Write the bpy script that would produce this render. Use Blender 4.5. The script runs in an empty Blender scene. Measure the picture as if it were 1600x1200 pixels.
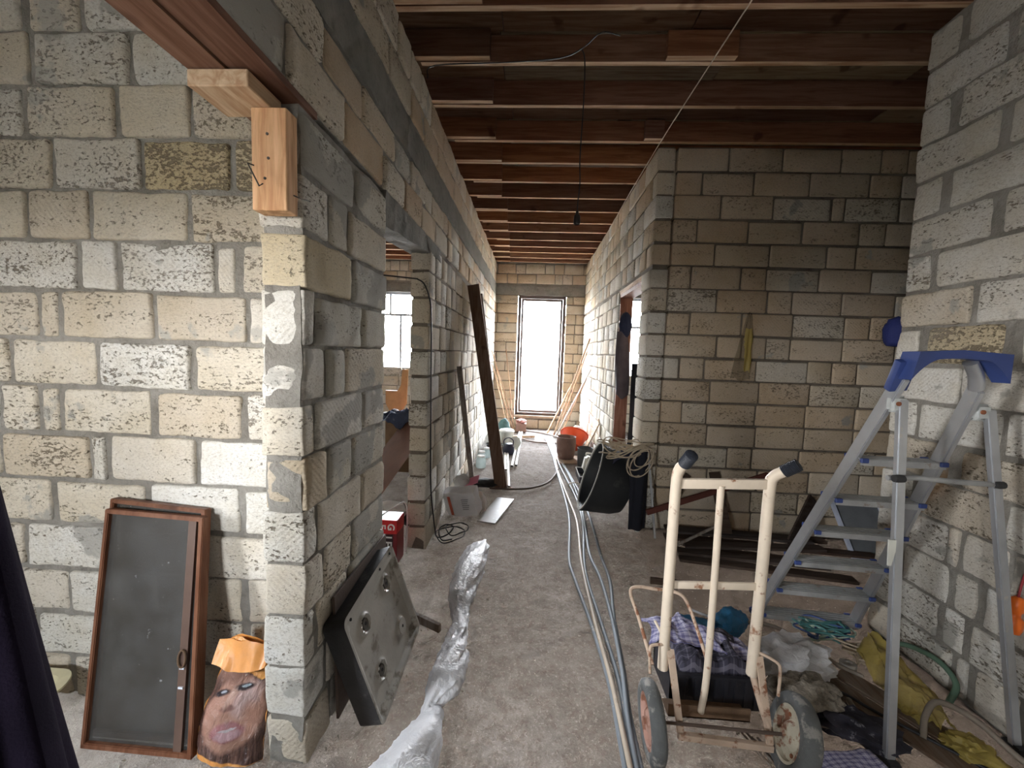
import bpy, bmesh, math, random
from mathutils import Vector, Matrix, noise

# ------------------------------------------------------------------ camera, world, light, exposure
S = bpy.context.scene
COL = S.collection
PI = math.pi


def make_camera():
    pitch, roll, yaw = (math.radians(a) for a in (-4.5451, 1.9867, 2.8174))
    fw = Vector((-math.sin(yaw) * math.cos(pitch), math.cos(yaw) * math.cos(pitch), math.sin(pitch)))
    rt = Vector((math.cos(yaw), math.sin(yaw), 0))
    up = rt.cross(fw)
    c, s = math.cos(roll), math.sin(roll)
    r2, u2 = c * rt + s * up, -s * rt + c * up
    m = Matrix((r2, u2, -fw)).transposed().to_4x4()
    m.translation = Vector((0, 0, 1.709))
    cd = bpy.data.cameras.new('camera')
    cd.sensor_width = 36.0
    cd.sensor_fit = 'HORIZONTAL'
    cd.lens = 620.38 / 1600 * 36.0
    cd.clip_start = 0.02
    co = bpy.data.objects.new('camera', cd)
    COL.objects.link(co)
    co.matrix_world = m
    S.camera = co


make_camera()
S.view_settings.view_transform = 'Standard'
S.view_settings.look = 'None'
S.view_settings.gamma = 1.0
S.view_settings.use_curve_mapping = False
S.view_settings.exposure = 0.18
S.cycles.use_denoising = True
S.cycles.max_bounces = 10
S.cycles.diffuse_bounces = 7
S.cycles.sample_clamp_indirect = 8.0
S.cycles.caustics_reflective = False
S.cycles.caustics_refractive = False

W = bpy.data.worlds.new('overcast_sky')
S.world = W
W.use_nodes = True
wn = W.node_tree
bgn = wn.nodes['Background']
# overcast daylight: pale sky above the horizon, darker ground below it
geo = wn.nodes.new('ShaderNodeTexCoord')
sep = wn.nodes.new('ShaderNodeSeparateXYZ')
rmp = wn.nodes.new('ShaderNodeValToRGB')
wn.links.new(geo.outputs['Generated'], sep.inputs[0])
wn.links.new(sep.outputs['Z'], rmp.inputs[0])
rmp.color_ramp.elements[0].position = 0.0
rmp.color_ramp.elements[0].color = (0.98, 0.955, 0.93, 1)
rmp.color_ramp.elements[1].position = 0.6
rmp.color_ramp.elements[1].color = (0.84, 0.915, 1.0, 1)
wn.links.new(rmp.outputs[0], bgn.inputs[0])
bgn.inputs[1].default_value = 100.0


def portal(name, loc, sx, sz, rotz):
    """Sampling portal filling a seen or added opening of the house; it adds no light of its own."""
    l = bpy.data.lights.new(name, 'AREA')
    l.shape = 'RECTANGLE'
    l.size, l.size_y = sx, sz
    l.cycles.is_portal = True
    o = bpy.data.objects.new(name, l)
    COL.objects.link(o)
    o.location = loc
    o.rotation_euler = (PI / 2, 0, rotz)
    return o


# an area light points along its local -Z: rotated so that it shines into the house
portal('portal_rear_light_opening', (-1.6, -1.78, 1.75), 0.55, 0.6, 0).rotation_euler = (-PI / 2, 0, PI)  # unseen opening, placed and sized for the light it lets in
portal('portal_added_side_opening', (-3.22, -0.25, 1.70), 0.7, 1.1, 0).rotation_euler = (PI / 2, 0, -PI / 2)  # added opening, out of view, lights the pier and right wall
portal('portal_end_door', (0.155, 9.12, 1.62), 1.0, 2.6, 0).rotation_euler = (-PI / 2, 0, 0)
portal('portal_room_window', (-3.1, 9.12, 2.08), 1.5, 1.7, 0).rotation_euler = (-PI / 2, 0, 0)
portal('portal_side_window', (2.5, 9.12, 2.08), 1.4, 1.7, 0).rotation_euler = (-PI / 2, 0, 0)


# ------------------------------------------------------------------ materials
def nd(nt, t, **kw):
    n = nt.nodes.new(t)
    for k, v in kw.items():
        setattr(n, k, v)
    return n


def ramp(nt, fac, stops):
    n = nd(nt, 'ShaderNodeValToRGB')
    cr = n.color_ramp
    while len(cr.elements) < len(stops):
        cr.elements.new(0.5)
    for e, (p, c) in zip(cr.elements, stops):
        e.position = p
        e.color = (*c, 1) if len(c) == 3 else c
    nt.links.new(fac, n.inputs[0])
    return n


def mixc(nt, fac, a, b, mode='MIX'):
    n = nd(nt, 'ShaderNodeMix', data_type='RGBA', blend_type=mode)
    for sock, v in ((0, fac), (6, a), (7, b)):
        if isinstance(v, (int, float)):
            n.inputs[sock].default_value = v
        elif isinstance(v, tuple):
            n.inputs[sock].default_value = (*v, 1)
        else:
            nt.links.new(v, n.inputs[sock])
    return n.outputs[2]


def noise_n(nt, vec, scale, detail=4, rough=0.55, dist=0.0):
    n = nd(nt, 'ShaderNodeTexNoise')
    n.inputs['Scale'].default_value = scale
    n.inputs['Detail'].default_value = detail
    n.inputs['Roughness'].default_value = rough
    n.inputs['Distortion'].default_value = dist
    if vec is not None:
        nt.links.new(vec, n.inputs['Vector'])
    return n.outputs[0]


def maprange(nt, v, a, b, c=0.0, d=1.0):
    n = nd(nt, 'ShaderNodeMapRange')
    nt.links.new(v, n.inputs[0])
    for i, x in enumerate((a, b, c, d)):
        n.inputs[i + 1].default_value = x
    return n.outputs[0]


def math_n(nt, op, a, b):
    n = nd(nt, 'ShaderNodeMath', operation=op)
    for i, v in enumerate((a, b)):
        if isinstance(v, (int, float)):
            n.inputs[i].default_value = v
        else:
            nt.links.new(v, n.inputs[i])
    return n.outputs[0]


def bump_n(nt, h, strength, dist, nrm=None):
    n = nd(nt, 'ShaderNodeBump')
    n.inputs['Strength'].default_value = strength
    n.inputs['Distance'].default_value = dist
    nt.links.new(h, n.inputs['Height'])
    if nrm is not None:
        nt.links.new(nrm, n.inputs['Normal'])
    return n.outputs[0]


def scaled(nt, vec, s):
    n = nd(nt, 'ShaderNodeMapping')
    n.inputs['Scale'].default_value = s
    nt.links.new(vec, n.inputs['Vector'])
    return n.outputs[0]


MATS = {}


def new_mat(name):
    m = bpy.data.materials.new(name)
    m.use_nodes = True
    nt = m.node_tree
    return m, nt, nt.nodes['Principled BSDF']


def M(name, color, rough=0.7, metal=0.0, var=0.12, scale=9.0, bump=0.15, bscale=60.0, spot=None, spot_lo=0.58,
      spot_scale=14.0, alpha=1.0, streak=None, emit=None, spec=0.4):
    """A plain surface: base colour with noise variation, optional second colour in patches (rust, dust, stains)."""
    if name in MATS:
        return MATS[name]
    m, nt, b = new_mat(name)
    tc = nd(nt, 'ShaderNodeTexCoord')
    vec = tc.outputs['Object']
    if streak:
        vec = scaled(nt, vec, streak)
    n1 = noise_n(nt, vec, scale, 5)
    lo = tuple(max(0, c * (1 - var)) for c in color)
    hi = tuple(min(1, c * (1 + var)) for c in color)
    col = ramp(nt, n1, [(0.3, lo), (0.7, hi)]).outputs[0]
    if spot:
        n2 = noise_n(nt, tc.outputs['Object'], spot_scale, 6, 0.65)
        col = mixc(nt, maprange(nt, n2, spot_lo, spot_lo + 0.08), col, spot)
    nt.links.new(col, b.inputs['Base Color'])
    b.inputs['Roughness'].default_value = rough
    b.inputs['Metallic'].default_value = metal
    b.inputs['Specular IOR Level'].default_value = spec
    b.inputs['Alpha'].default_value = alpha
    if bump:
        n3 = noise_n(nt, vec, bscale, 3)
        nt.links.new(bump_n(nt, n3, bump, 0.01), b.inputs['Normal'])
    MATS[name] = m
    return m


def stone_mat(name, stops, pits=0.0, smear=0.62, saw=0.5, world_stain=None):
    m, nt, b = new_mat(name)
    tc = nd(nt, 'ShaderNodeTexCoord')
    oi = nd(nt, 'ShaderNodeObjectInfo')
    gp = nd(nt, 'ShaderNodeNewGeometry')
    off = nd(nt, 'ShaderNodeVectorMath', operation='MULTIPLY_ADD')
    nt.links.new(oi.outputs['Random'], off.inputs[0])
    off.inputs[1].default_value = (37, 19, 53)
    nt.links.new(tc.outputs['Object'], off.inputs[2])
    vec = off.outputs[0]
    rnd = oi.outputs['Random']
    base = ramp(nt, rnd, stops).outputs[0]
    n1 = noise_n(nt, vec, 5.0, 6, 0.6)
    base = mixc(nt, maprange(nt, n1, 0.35, 0.7), base, mixc(nt, 1.0, base, (0.86, 0.82, 0.74), 'MULTIPLY'))
    # fine grain
    n2 = noise_n(nt, scaled(nt, vec, (1, 1, 1.8)), 75.0, 4, 0.7)
    base = mixc(nt, maprange(nt, n2, 0.48, 0.68, 0, 0.55), base, (0.30, 0.26, 0.205))
    # pits: shelly limestone, denser on some blocks and in layers
    lay = noise_n(nt, scaled(nt, vec, (1.0, 1.0, 3.5)), 3.4, 3, 0.5)
    dens = math_n(nt, 'ADD', maprange(nt, lay, 0.35, 0.7, -0.09, 0.075), maprange(nt, math_n(nt, 'FRACT', math_n(nt, 'MULTIPLY', rnd, 7.31), 0), 0.0, 1.0, -0.05, 0.055 + pits))
    pn = noise_n(nt, scaled(nt, vec, (1, 1, 1.7)), 48.0, 3, 0.6)
    pit = maprange(nt, math_n(nt, 'ADD', pn, dens), 0.60, 0.68)
    base = mixc(nt, math_n(nt, 'MULTIPLY', pit, 0.85), base, (0.145, 0.115, 0.08))
    # small shell holes all over
    fh = noise_n(nt, scaled(nt, vec, (1, 1, 2.2)), 110.0, 2, 0.6)
    base = mixc(nt, maprange(nt, math_n(nt, 'ADD', fh, math_n(nt, 'MULTIPLY', dens, 0.6)), 0.635, 0.68, 0, 0.75), base, (0.17, 0.14, 0.105))
    # mortar smeared over the faces
    sm = noise_n(nt, gp.outputs['Position'], 3.1, 5, 0.55)
    smear_f = maprange(nt, sm, smear, smear + 0.03)
    base = mixc(nt, math_n(nt, 'MULTIPLY', smear_f, 0.85), base, (0.34, 0.33, 0.30))
    # lime dust
    du = noise_n(nt, gp.outputs['Position'], 1.3, 4, 0.5)
    base = mixc(nt, maprange(nt, du, 0.45, 0.75, 0, 0.35), base, (0.62, 0.60, 0.55))
    if world_stain:
        base = world_stain(nt, gp, base)
    nt.links.new(base, b.inputs['Base Color'])
    b.inputs['Roughness'].default_value = 0.95
    b.inputs['Specular IOR Level'].default_value = 0.15
    # relief: pits, grain, saw marks
    wv = nd(nt, 'ShaderNodeTexWave', wave_type='BANDS', bands_direction='DIAGONAL')
    wv.inputs['Scale'].default_value = 22.0
    wv.inputs['Distortion'].default_value = 2.5
    nt.links.new(vec, wv.inputs['Vector'])
    sawm = maprange(nt, math_n(nt, 'FRACT', math_n(nt, 'MULTIPLY', rnd, 11.7), 0), 0.45, 0.6, 0, saw)
    nb = bump_n(nt, math_n(nt, 'MULTIPLY', wv.outputs[0], sawm), 0.35, 0.006)
    nb = bump_n(nt, n2, 0.55, 0.008, nb)
    nb = bump_n(nt, math_n(nt, 'MULTIPLY', pit, -1.0), 0.8, 0.008, nb)
    nt.links.new(nb, b.inputs['Normal'])
    MATS[name] = m
    return m


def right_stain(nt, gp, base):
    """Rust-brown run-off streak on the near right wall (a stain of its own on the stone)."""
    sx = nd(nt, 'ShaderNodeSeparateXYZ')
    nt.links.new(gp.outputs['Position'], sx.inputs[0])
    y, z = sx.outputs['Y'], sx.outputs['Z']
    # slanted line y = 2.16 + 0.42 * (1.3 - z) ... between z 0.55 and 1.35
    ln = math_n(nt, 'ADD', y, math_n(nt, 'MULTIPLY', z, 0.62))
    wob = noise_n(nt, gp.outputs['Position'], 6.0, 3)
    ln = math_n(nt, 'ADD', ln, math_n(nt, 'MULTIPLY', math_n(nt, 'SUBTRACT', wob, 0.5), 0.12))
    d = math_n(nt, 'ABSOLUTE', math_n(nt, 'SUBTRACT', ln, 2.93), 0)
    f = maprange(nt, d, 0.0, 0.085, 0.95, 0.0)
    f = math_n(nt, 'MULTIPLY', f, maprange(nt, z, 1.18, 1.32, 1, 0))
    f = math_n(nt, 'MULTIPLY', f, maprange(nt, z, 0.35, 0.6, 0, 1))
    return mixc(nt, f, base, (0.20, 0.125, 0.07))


WARM = [(0.0, (0.57, 0.51, 0.42)), (0.3, (0.63, 0.58, 0.49)), (0.6, (0.68, 0.64, 0.56)), (0.85, (0.53, 0.455, 0.35)), (1.0, (0.70, 0.67, 0.61))]
PALE = [(0.0, (0.70, 0.70, 0.675)), (0.35, (0.66, 0.645, 0.60)), (0.7, (0.74, 0.74, 0.72)), (0.92, (0.60, 0.545, 0.46)), (1.0, (0.66, 0.625, 0.56))]
TAN = [(0.0, (0.54, 0.43, 0.31)), (0.4, (0.58, 0.47, 0.35)), (0.7, (0.60, 0.51, 0.39)), (1.0, (0.52, 0.43, 0.33))]
stone_warm = stone_mat('limestone_warm', WARM, 0.0)
stone_pale = stone_mat('limestone_pale', PALE, 0.015)
stone_tan = stone_mat('limestone_tan', TAN, -0.03, smear=0.68, saw=0.3)
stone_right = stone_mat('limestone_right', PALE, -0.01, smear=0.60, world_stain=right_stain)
stone_shell = stone_mat('limestone_shelly', [(0.0, (0.50, 0.42, 0.27)), (1.0, (0.58, 0.50, 0.35))], 0.13, smear=0.75, saw=0)
stone_grey = stone_mat('limestone_cement_washed', [(0.0, (0.50, 0.50, 0.46)), (0.5, (0.56, 0.55, 0.50)), (1.0, (0.60, 0.57, 0.50))], -0.04, smear=0.5, saw=0.2)


def mortar_mat(name, c0, c1, bscale=30):
    m, nt, b = new_mat(name)
    gp = nd(nt, 'ShaderNodeNewGeometry')
    p = gp.outputs['Position']
    n1 = noise_n(nt, p, 4.0, 6, 0.6)
    col = ramp(nt, n1, [(0.3, c0), (0.7, c1)]).outputs[0]
    n2 = noise_n(nt, p, bscale, 6, 0.7)
    col = mixc(nt, maprange(nt, n2, 0.5, 0.75, 0, 0.5), col, tuple(c * 0.55 for c in c0))
    nt.links.new(col, b.inputs['Base Color'])
    b.inputs['Roughness'].default_value = 0.97
    b.inputs['Specular IOR Level'].default_value = 0.1
    nt.links.new(bump_n(nt, n2, 0.9, 0.02), b.inputs['Normal'])
    MATS[name] = m
    return m


mortar = mortar_mat('mortar', (0.20, 0.185, 0.16), (0.36, 0.345, 0.315))
mortar_dark = mortar_mat('mortar_brown', (0.12, 0.10, 0.08), (0.24, 0.21, 0.175))
concrete = mortar_mat('ring_beam_concrete', (0.17, 0.165, 0.15), (0.27, 0.26, 0.235), 18)


def wood_mat(name, stops, grain=(1, 14, 14), rough=0.75):
    m, nt, b = new_mat(name)
    tc = nd(nt, 'ShaderNodeTexCoord')
    oi = nd(nt, 'ShaderNodeObjectInfo')
    off = nd(nt, 'ShaderNodeVectorMath', operation='MULTIPLY_ADD')
    nt.links.new(oi.outputs['Random'], off.inputs[0])
    off.inputs[1].default_value = (31, 17, 43)
    nt.links.new(tc.outputs['Object'], off.inputs[2])
    v = scaled(nt, off.outputs[0], grain)
    n1 = noise_n(nt, v, 2.2, 6, 0.6, 0.6)
    base = ramp(nt, oi.outputs['Random'], stops).outputs[0]
    dark = mixc(nt, 1.0, base, (0.62, 0.5, 0.42), 'MULTIPLY')
    col = mixc(nt, maprange(nt, n1, 0.4, 0.62), base, dark)
    kn = noise_n(nt, off.outputs[0], 5.0, 2, 0.4)
    col = mixc(nt, maprange(nt, kn, 0.68, 0.74, 0, 0.8), col, mixc(nt, 1.0, base, (0.3, 0.2, 0.15), 'MULTIPLY'))
    nt.links.new(col, b.inputs['Base Color'])
    b.inputs['Roughness'].default_value = rough
    b.inputs['Specular IOR Level'].default_value = 0.25
    nt.links.new(bump_n(nt, n1, 0.3, 0.006), b.inputs['Normal'])
    MATS[name] = m
    return m


joist_wood = wood_mat('joist_timber', [(0.0, (0.24, 0.105, 0.055)), (0.25, (0.14, 0.08, 0.055)), (0.5, (0.29, 0.13, 0.06)), (0.75, (0.16, 0.09, 0.07)), (1.0, (0.25, 0.14, 0.085))])
joist_edge = wood_mat('joist_lit_edge', [(0.0, (0.62, 0.42, 0.25)), (0.5, (0.52, 0.36, 0.24)), (1.0, (0.70, 0.52, 0.36))])  # pale fresh wood, with light from the floor painted into the colour
deck_wood = wood_mat('ceiling_board', [(0.0, (0.16, 0.09, 0.06)), (0.4, (0.24, 0.16, 0.10)), (0.7, (0.34, 0.27, 0.17)), (1.0, (0.17, 0.15, 0.14))])
lintel_wood = wood_mat('lintel_timber', [(0.0, (0.17, 0.085, 0.055)), (1.0, (0.22, 0.12, 0.08))], (14, 1, 14))
fresh_wood = wood_mat('fresh_pine', [(0.0, (0.80, 0.50, 0.28)), (1.0, (0.86, 0.57, 0.34))], (14, 14, 1.2))
pale_wood = wood_mat('pale_pine', [(0.0, (0.66, 0.50, 0.34)), (1.0, (0.70, 0.55, 0.40))], (10, 1.2, 10))
old_board = wood_mat('old_dark_board', [(0.0, (0.135, 0.085, 0.062)), (1.0, (0.18, 0.12, 0.09))], (12, 12, 0.8))
grey_board = wood_mat('weathered_board', [(0.0, (0.22, 0.20, 0.185)), (1.0, (0.30, 0.27, 0.24))], (12, 12, 0.8))
stick_wood = wood_mat('cane', [(0.0, (0.56, 0.42, 0.27)), (0.5, (0.46, 0.32, 0.22)), (1.0, (0.66, 0.53, 0.38))], (12, 12, 0.8))
brown_frame = wood_mat('brown_lacquered_wood', [(0.0, (0.16, 0.07, 0.04)), (1.0, (0.20, 0.09, 0.05))], (12, 12, 0.8), 0.45)
jamb_wood = wood_mat('door_lining_wood', [(0.0, (0.22, 0.10, 0.07)), (1.0, (0.27, 0.13, 0.09))], (12, 12, 0.8), 0.6)


def floor_mat():
    m, nt, b = new_mat('dirt_floor')
    gp = nd(nt, 'ShaderNodeNewGeometry')
    p = gp.outputs['Position']
    n1 = noise_n(nt, p, 1.1, 6, 0.6)
    n2 = noise_n(nt, p, 9.0, 8, 0.68, 0.4)
    n3 = noise_n(nt, p, 70.0, 5, 0.7)
    col = ramp(nt, n1, [(0.3, (0.135, 0.116, 0.10)), (0.52, (0.20, 0.178, 0.16)), (0.75, (0.29, 0.268, 0.248))]).outputs[0]
    n4 = noise_n(nt, p, 26.0, 6, 0.7, 0.3)
    col = mixc(nt, maprange(nt, n2, 0.44, 0.62, 0, 0.55), col, (0.115, 0.093, 0.076))
    col = mixc(nt, maprange(nt, n4, 0.50, 0.62, 0, 0.6), col, (0.13, 0.10, 0.08))
    col = mixc(nt, maprange(nt, n3, 0.55, 0.70, 0, 0.6), col, (0.38, 0.355, 0.325))
    # cement dust near the left openings
    sx = nd(nt, 'ShaderNodeSeparateXYZ')
    nt.links.new(p, sx.inputs[0])
    du = math_n(nt, 'ADD', maprange(nt, sx.outputs['X'], -0.9, 0.0, 0.2, -0.15), n1)
    col = mixc(nt, maprange(nt, du, 0.58, 0.85, 0, 0.45), col, (0.46, 0.45, 0.43))
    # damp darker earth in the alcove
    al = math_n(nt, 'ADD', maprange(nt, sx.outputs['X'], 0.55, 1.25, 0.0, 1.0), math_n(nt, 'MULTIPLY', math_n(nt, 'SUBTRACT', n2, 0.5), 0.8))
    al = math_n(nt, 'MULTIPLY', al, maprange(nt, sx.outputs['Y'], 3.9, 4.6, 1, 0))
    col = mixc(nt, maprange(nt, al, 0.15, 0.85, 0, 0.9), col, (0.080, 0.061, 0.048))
    nt.links.new(col, b.inputs['Base Color'])
    b.inputs['Roughness'].default_value = 0.97
    b.inputs['Specular IOR Level'].default_value = 0.1
    nb = bump_n(nt, n2, 0.8, 0.06)
    nb = bump_n(nt, n4, 0.9, 0.03, nb)
    nb = bump_n(nt, n3, 0.7, 0.012, nb)
    nt.links.new(nb, b.inputs['Normal'])
    return m


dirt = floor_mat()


def plaid_mat(name, base, line, light):
    m, nt, b = new_mat(name)
    tc = nd(nt, 'ShaderNodeUVMap')
    sx = nd(nt, 'ShaderNodeSeparateXYZ')
    nt.links.new(tc.outputs[0], sx.inputs[0])
    col = base
    for ax in ('X', 'Y'):
        f = math_n(nt, 'FRACT', math_n(nt, 'MULTIPLY', sx.outputs[ax], 9.0), 0)
        s1 = math_n(nt, 'LESS_THAN', f, 0.22)
        f2 = math_n(nt, 'FRACT', math_n(nt, 'ADD', math_n(nt, 'MULTIPLY', sx.outputs[ax], 9.0), 0.45), 0)
        s2 = math_n(nt, 'LESS_THAN', f2, 0.12)
        col = mixc(nt, math_n(nt, 'MULTIPLY', s1, 0.55), col, line)
        col = mixc(nt, math_n(nt, 'MULTIPLY', s2, 0.6), col, light)
    nt.links.new(col, b.inputs['Base Color'])
    b.inputs['Roughness'].default_value = 0.95
    MATS[name] = m
    return m


def glass_mat(name, color, alpha, rough=0.12):
    """A pane or thin film: mostly see-through, with its own tint and a gloss."""
    m, nt, b = new_mat(name)
    out = [n for n in nt.nodes if n.type == 'OUTPUT_MATERIAL'][0]
    tr = nd(nt, 'ShaderNodeBsdfTransparent')
    tr.inputs[0].default_value = (*color, 1)
    gl = nd(nt, 'ShaderNodeBsdfGlossy')
    gl.inputs['Roughness'].default_value = rough
    mx = nd(nt, 'ShaderNodeMixShader')
    mx.inputs[0].default_value = alpha
    nt.links.new(tr.outputs[0], mx.inputs[1])
    nt.links.new(gl.outputs[0], mx.inputs[2])
    nt.links.new(mx.outputs[0], out.inputs[0])
    MATS[name] = m
    return m


def film_mat(name, color, opacity, rough=0.3, trans=0.35):
    """Thin polythene: part see-through, part translucent white."""
    m, nt, b = new_mat(name)
    out = [n for n in nt.nodes if n.type == 'OUTPUT_MATERIAL'][0]
    tc = nd(nt, 'ShaderNodeTexCoord')
    n1 = noise_n(nt, tc.outputs['Object'], 9.0, 5, 0.6)
    col = ramp(nt, n1, [(0.3, tuple(c * 0.82 for c in color)), (0.7, color)]).outputs[0]
    nt.links.new(col, b.inputs['Base Color'])
    b.inputs['Roughness'].default_value = rough
    nt.links.new(bump_n(nt, noise_n(nt, tc.outputs['Object'], 28.0, 4, 0.6, 1.5), 0.5, 0.02), b.inputs['Normal'])
    tl = nd(nt, 'ShaderNodeBsdfTranslucent')
    nt.links.new(col, tl.inputs[0])
    mx = nd(nt, 'ShaderNodeMixShader')
    mx.inputs[0].default_value = trans
    nt.links.new(b.outputs[0], mx.inputs[1])
    nt.links.new(tl.outputs[0], mx.inputs[2])
    tr = nd(nt, 'ShaderNodeBsdfTransparent')
    m2 = nd(nt, 'ShaderNodeMixShader')
    m2.inputs[0].default_value = opacity
    nt.links.new(tr.outputs[0], m2.inputs[1])
    nt.links.new(mx.outputs[0], m2.inputs[2])
    nt.links.new(m2.outputs[0], out.inputs[0])
    MATS[name] = m
    return m


# ------------------------------------------------------------------ mesh helpers
def link(name, me, mat, parent=None, loc=None, rot=None, scale=None):
    o = bpy.data.objects.new(name, me)
    COL.objects.link(o)
    if mat is not None and not me.materials:
        me.materials.append(mat)
    if parent is not None:
        o.parent = parent
    if loc is not None:
        o.location = loc
    if rot is not None:
        o.rotation_euler = rot
    if scale is not None:
        o.scale = scale
    return o


def obj(name, bm, mat, parent=None, smooth=False, mats=None):
    """Link a bmesh given in world coordinates as one object, its origin at the parent's (or its own base)."""
    bmesh.ops.recalc_face_normals(bm, faces=bm.faces)
    base = Vector((0, 0, 0))
    if parent is not None:
        base = parent['_w'] if '_w' in parent else (0, 0, 0)
        base = Vector(base)
    else:
        xs = [v.co for v in bm.verts]
        base = Vector((sum(v.x for v in xs) / len(xs), sum(v.y for v in xs) / len(xs), min(v.z for v in xs)))
    bmesh.ops.translate(bm, verts=bm.verts, vec=-base)
    me = bpy.data.meshes.new(name)
    bm.to_mesh(me)
    bm.free()
    if smooth:
        for p in me.polygons:
            p.use_smooth = True
        me.set_sharp_from_angle(angle=math.radians(50))
    if mats:
        for mm in mats:
            me.materials.append(mm)
    o = link(name, me, mat, parent)
    if parent is None:
        o.location = base
    o['_w'] = tuple(base)
    return o


def tag(o, label=None, cat=None, group=None, kind=None):
    if label:
        o['label'] = label
    if cat:
        o['category'] = cat
    if group:
        o['group'] = group
    if kind:
        o['kind'] = kind
    return o


def thing(name, label, cat, loc, group=None):
    o = bpy.data.objects.new(name, None)
    COL.objects.link(o)
    o.empty_display_size = 0.05
    o.location = loc
    o['_w'] = tuple(loc)
    return tag(o, label, cat, group)


def box(bm, lo, hi, mat=None):
    c = [(a + b) / 2 for a, b in zip(lo, hi)]
    d = [abs(b - a) for a, b in zip(lo, hi)]
    mx = Matrix.Translation(c) @ Matrix.Diagonal((*d, 1))
    if mat is not None:
        mx = mat @ mx
    return bmesh.ops.create_cube(bm, size=1.0, matrix=mx)['verts']


def frame_of(a, b, up=Vector((0, 0, 1))):
    z = (b - a).normalized()
    x = up.cross(z)
    if x.length < 1e-4:
        x = Vector((1, 0, 0)).cross(z)
        if x.length < 1e-4:
            x = Vector((0, 1, 0))
    x.normalize()
    y = z.cross(x)
    return x, y, z


def bar(bm, a, b, w, t, up=Vector((0, 0, 1)), bevel=0.0):
    """A rectangular bar from a to b, w wide along up x axis, t thick the other way."""
    a, b = Vector(a), Vector(b)
    x, y, z = frame_of(a, b, Vector(up))
    m = Matrix((x, y, z)).transposed().to_4x4()
    m.translation = (a + b) / 2
    vs = bmesh.ops.create_cube(bm, size=1.0, matrix=m @ Matrix.Diagonal((w, t, (b - a).length, 1)))['verts']
    if bevel:
        es = list({e for v in vs for e in v.link_edges})
        bmesh.ops.bevel(bm, geom=es, offset=bevel, segments=2, affect='EDGES', profile=0.6)
    return vs


def catmull(pts, n=6):
    pts = [Vector(p) for p in pts]
    if len(pts) < 3:
        return pts
    q = [2 * pts[0] - pts[1]] + pts + [2 * pts[-1] - pts[-2]]
    out = []
    for i in range(1, len(q) - 2):
        for k in range(n):
            t = k / n
            p0, p1, p2, p3 = q[i - 1], q[i], q[i + 1], q[i + 2]
            out.append(0.5 * (2 * p1 + (p2 - p0) * t + (2 * p0 - 5 * p1 + 4 * p2 - p3) * t * t + (3 * p1 - p0 - 3 * p2 + p3) * t ** 3))
    out.append(pts[-1])
    return out


def tube(bm, pts, r, sides=8, closed=False, smooth_n=0, cap=True, flat=1.0):
    if smooth_n:
        pts = catmull(pts, smooth_n)
    pts = [Vector(p) for p in pts]
    n = len(pts)
    rs = r if isinstance(r, (list, tuple)) else [r] * n
    if len(rs) != n:
        rs = [rs[min(len(rs) - 1, int(i * (len(rs) - 1) / (n - 1)))] * (1 - (i * (len(rs) - 1) / (n - 1)) % 1) +
              rs[min(len(rs) - 1, int(i * (len(rs) - 1) / (n - 1)) + 1)] * ((i * (len(rs) - 1) / (n - 1)) % 1) for i in range(n)]
    rings = []
    up = None
    for i, p in enumerate(pts):
        if closed:
            d = pts[(i + 1) % n] - pts[i - 1]
        else:
            d = pts[min(i + 1, n - 1)] - pts[max(i - 1, 0)]
        d.normalize()
        if up is None:
            up = Vector((0, 0, 1)) if abs(d.z) < 0.9 else Vector((1, 0, 0))
        s = d.cross(up)
        if s.length < 1e-5:
            s = d.cross(Vector((0, 1, 0)))
        s.normalize()
        up = s.cross(d).normalized()
        rings.append([bm.verts.new(p + (s * math.cos(a) + up * math.sin(a) * flat) * rs[i])
                      for a in (2 * PI * k / sides for k in range(sides))])
    m = n if closed else n - 1
    for i in range(m):
        A, B = rings[i], rings[(i + 1) % n]
        for k in range(sides):
            bm.faces.new((A[k], A[(k + 1) % sides], B[(k + 1) % sides], B[k]))
    if not closed and cap:
        bm.faces.new(rings[0][::-1])
        bm.faces.new(rings[-1])
    return rings


def lathe(bm, prof, seg=20, mat=Matrix()):
    rings = []
    for r, z in prof:
        if r < 1e-5:
            rings.append([bm.verts.new(mat @ Vector((0, 0, z)))])
        else:
            rings.append([bm.verts.new(mat @ Vector((r * math.cos(2 * PI * k / seg), r * math.sin(2 * PI * k / seg), z))) for k in range(seg)])
    for A, B in zip(rings[:-1], rings[1:]):
        for k in range(seg):
            k2 = (k + 1) % seg
            if len(A) == 1 and len(B) == 1:
                continue
            if len(A) == 1:
                bm.faces.new((A[0], B[k], B[k2]))
            elif len(B) == 1:
                bm.faces.new((A[k], A[k2], B[0]))
            else:
                bm.faces.new((A[k], A[k2], B[k2], B[k]))


def TR(x=0, y=0, z=0):
    return Matrix.Translation((x, y, z))


def RT(a, ax):
    return Matrix.Rotation(math.radians(a), 4, ax)


def noisev(p, s, seed=0.0):
    return noise.noise(Vector((p[0] * s + seed, p[1] * s - seed * 0.7, p[2] * s + seed * 1.3)))


def ridge(p, s, seed=0.0, oct=3):
    v, a, t = 0.0, 1.0, 0.0
    for o in range(oct):
        v += a * (1 - abs(noisev(p, s * (1.9 ** o), seed + o * 7.1)) * 2.2)
        t += a
        a *= 0.55
    return v / t


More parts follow.
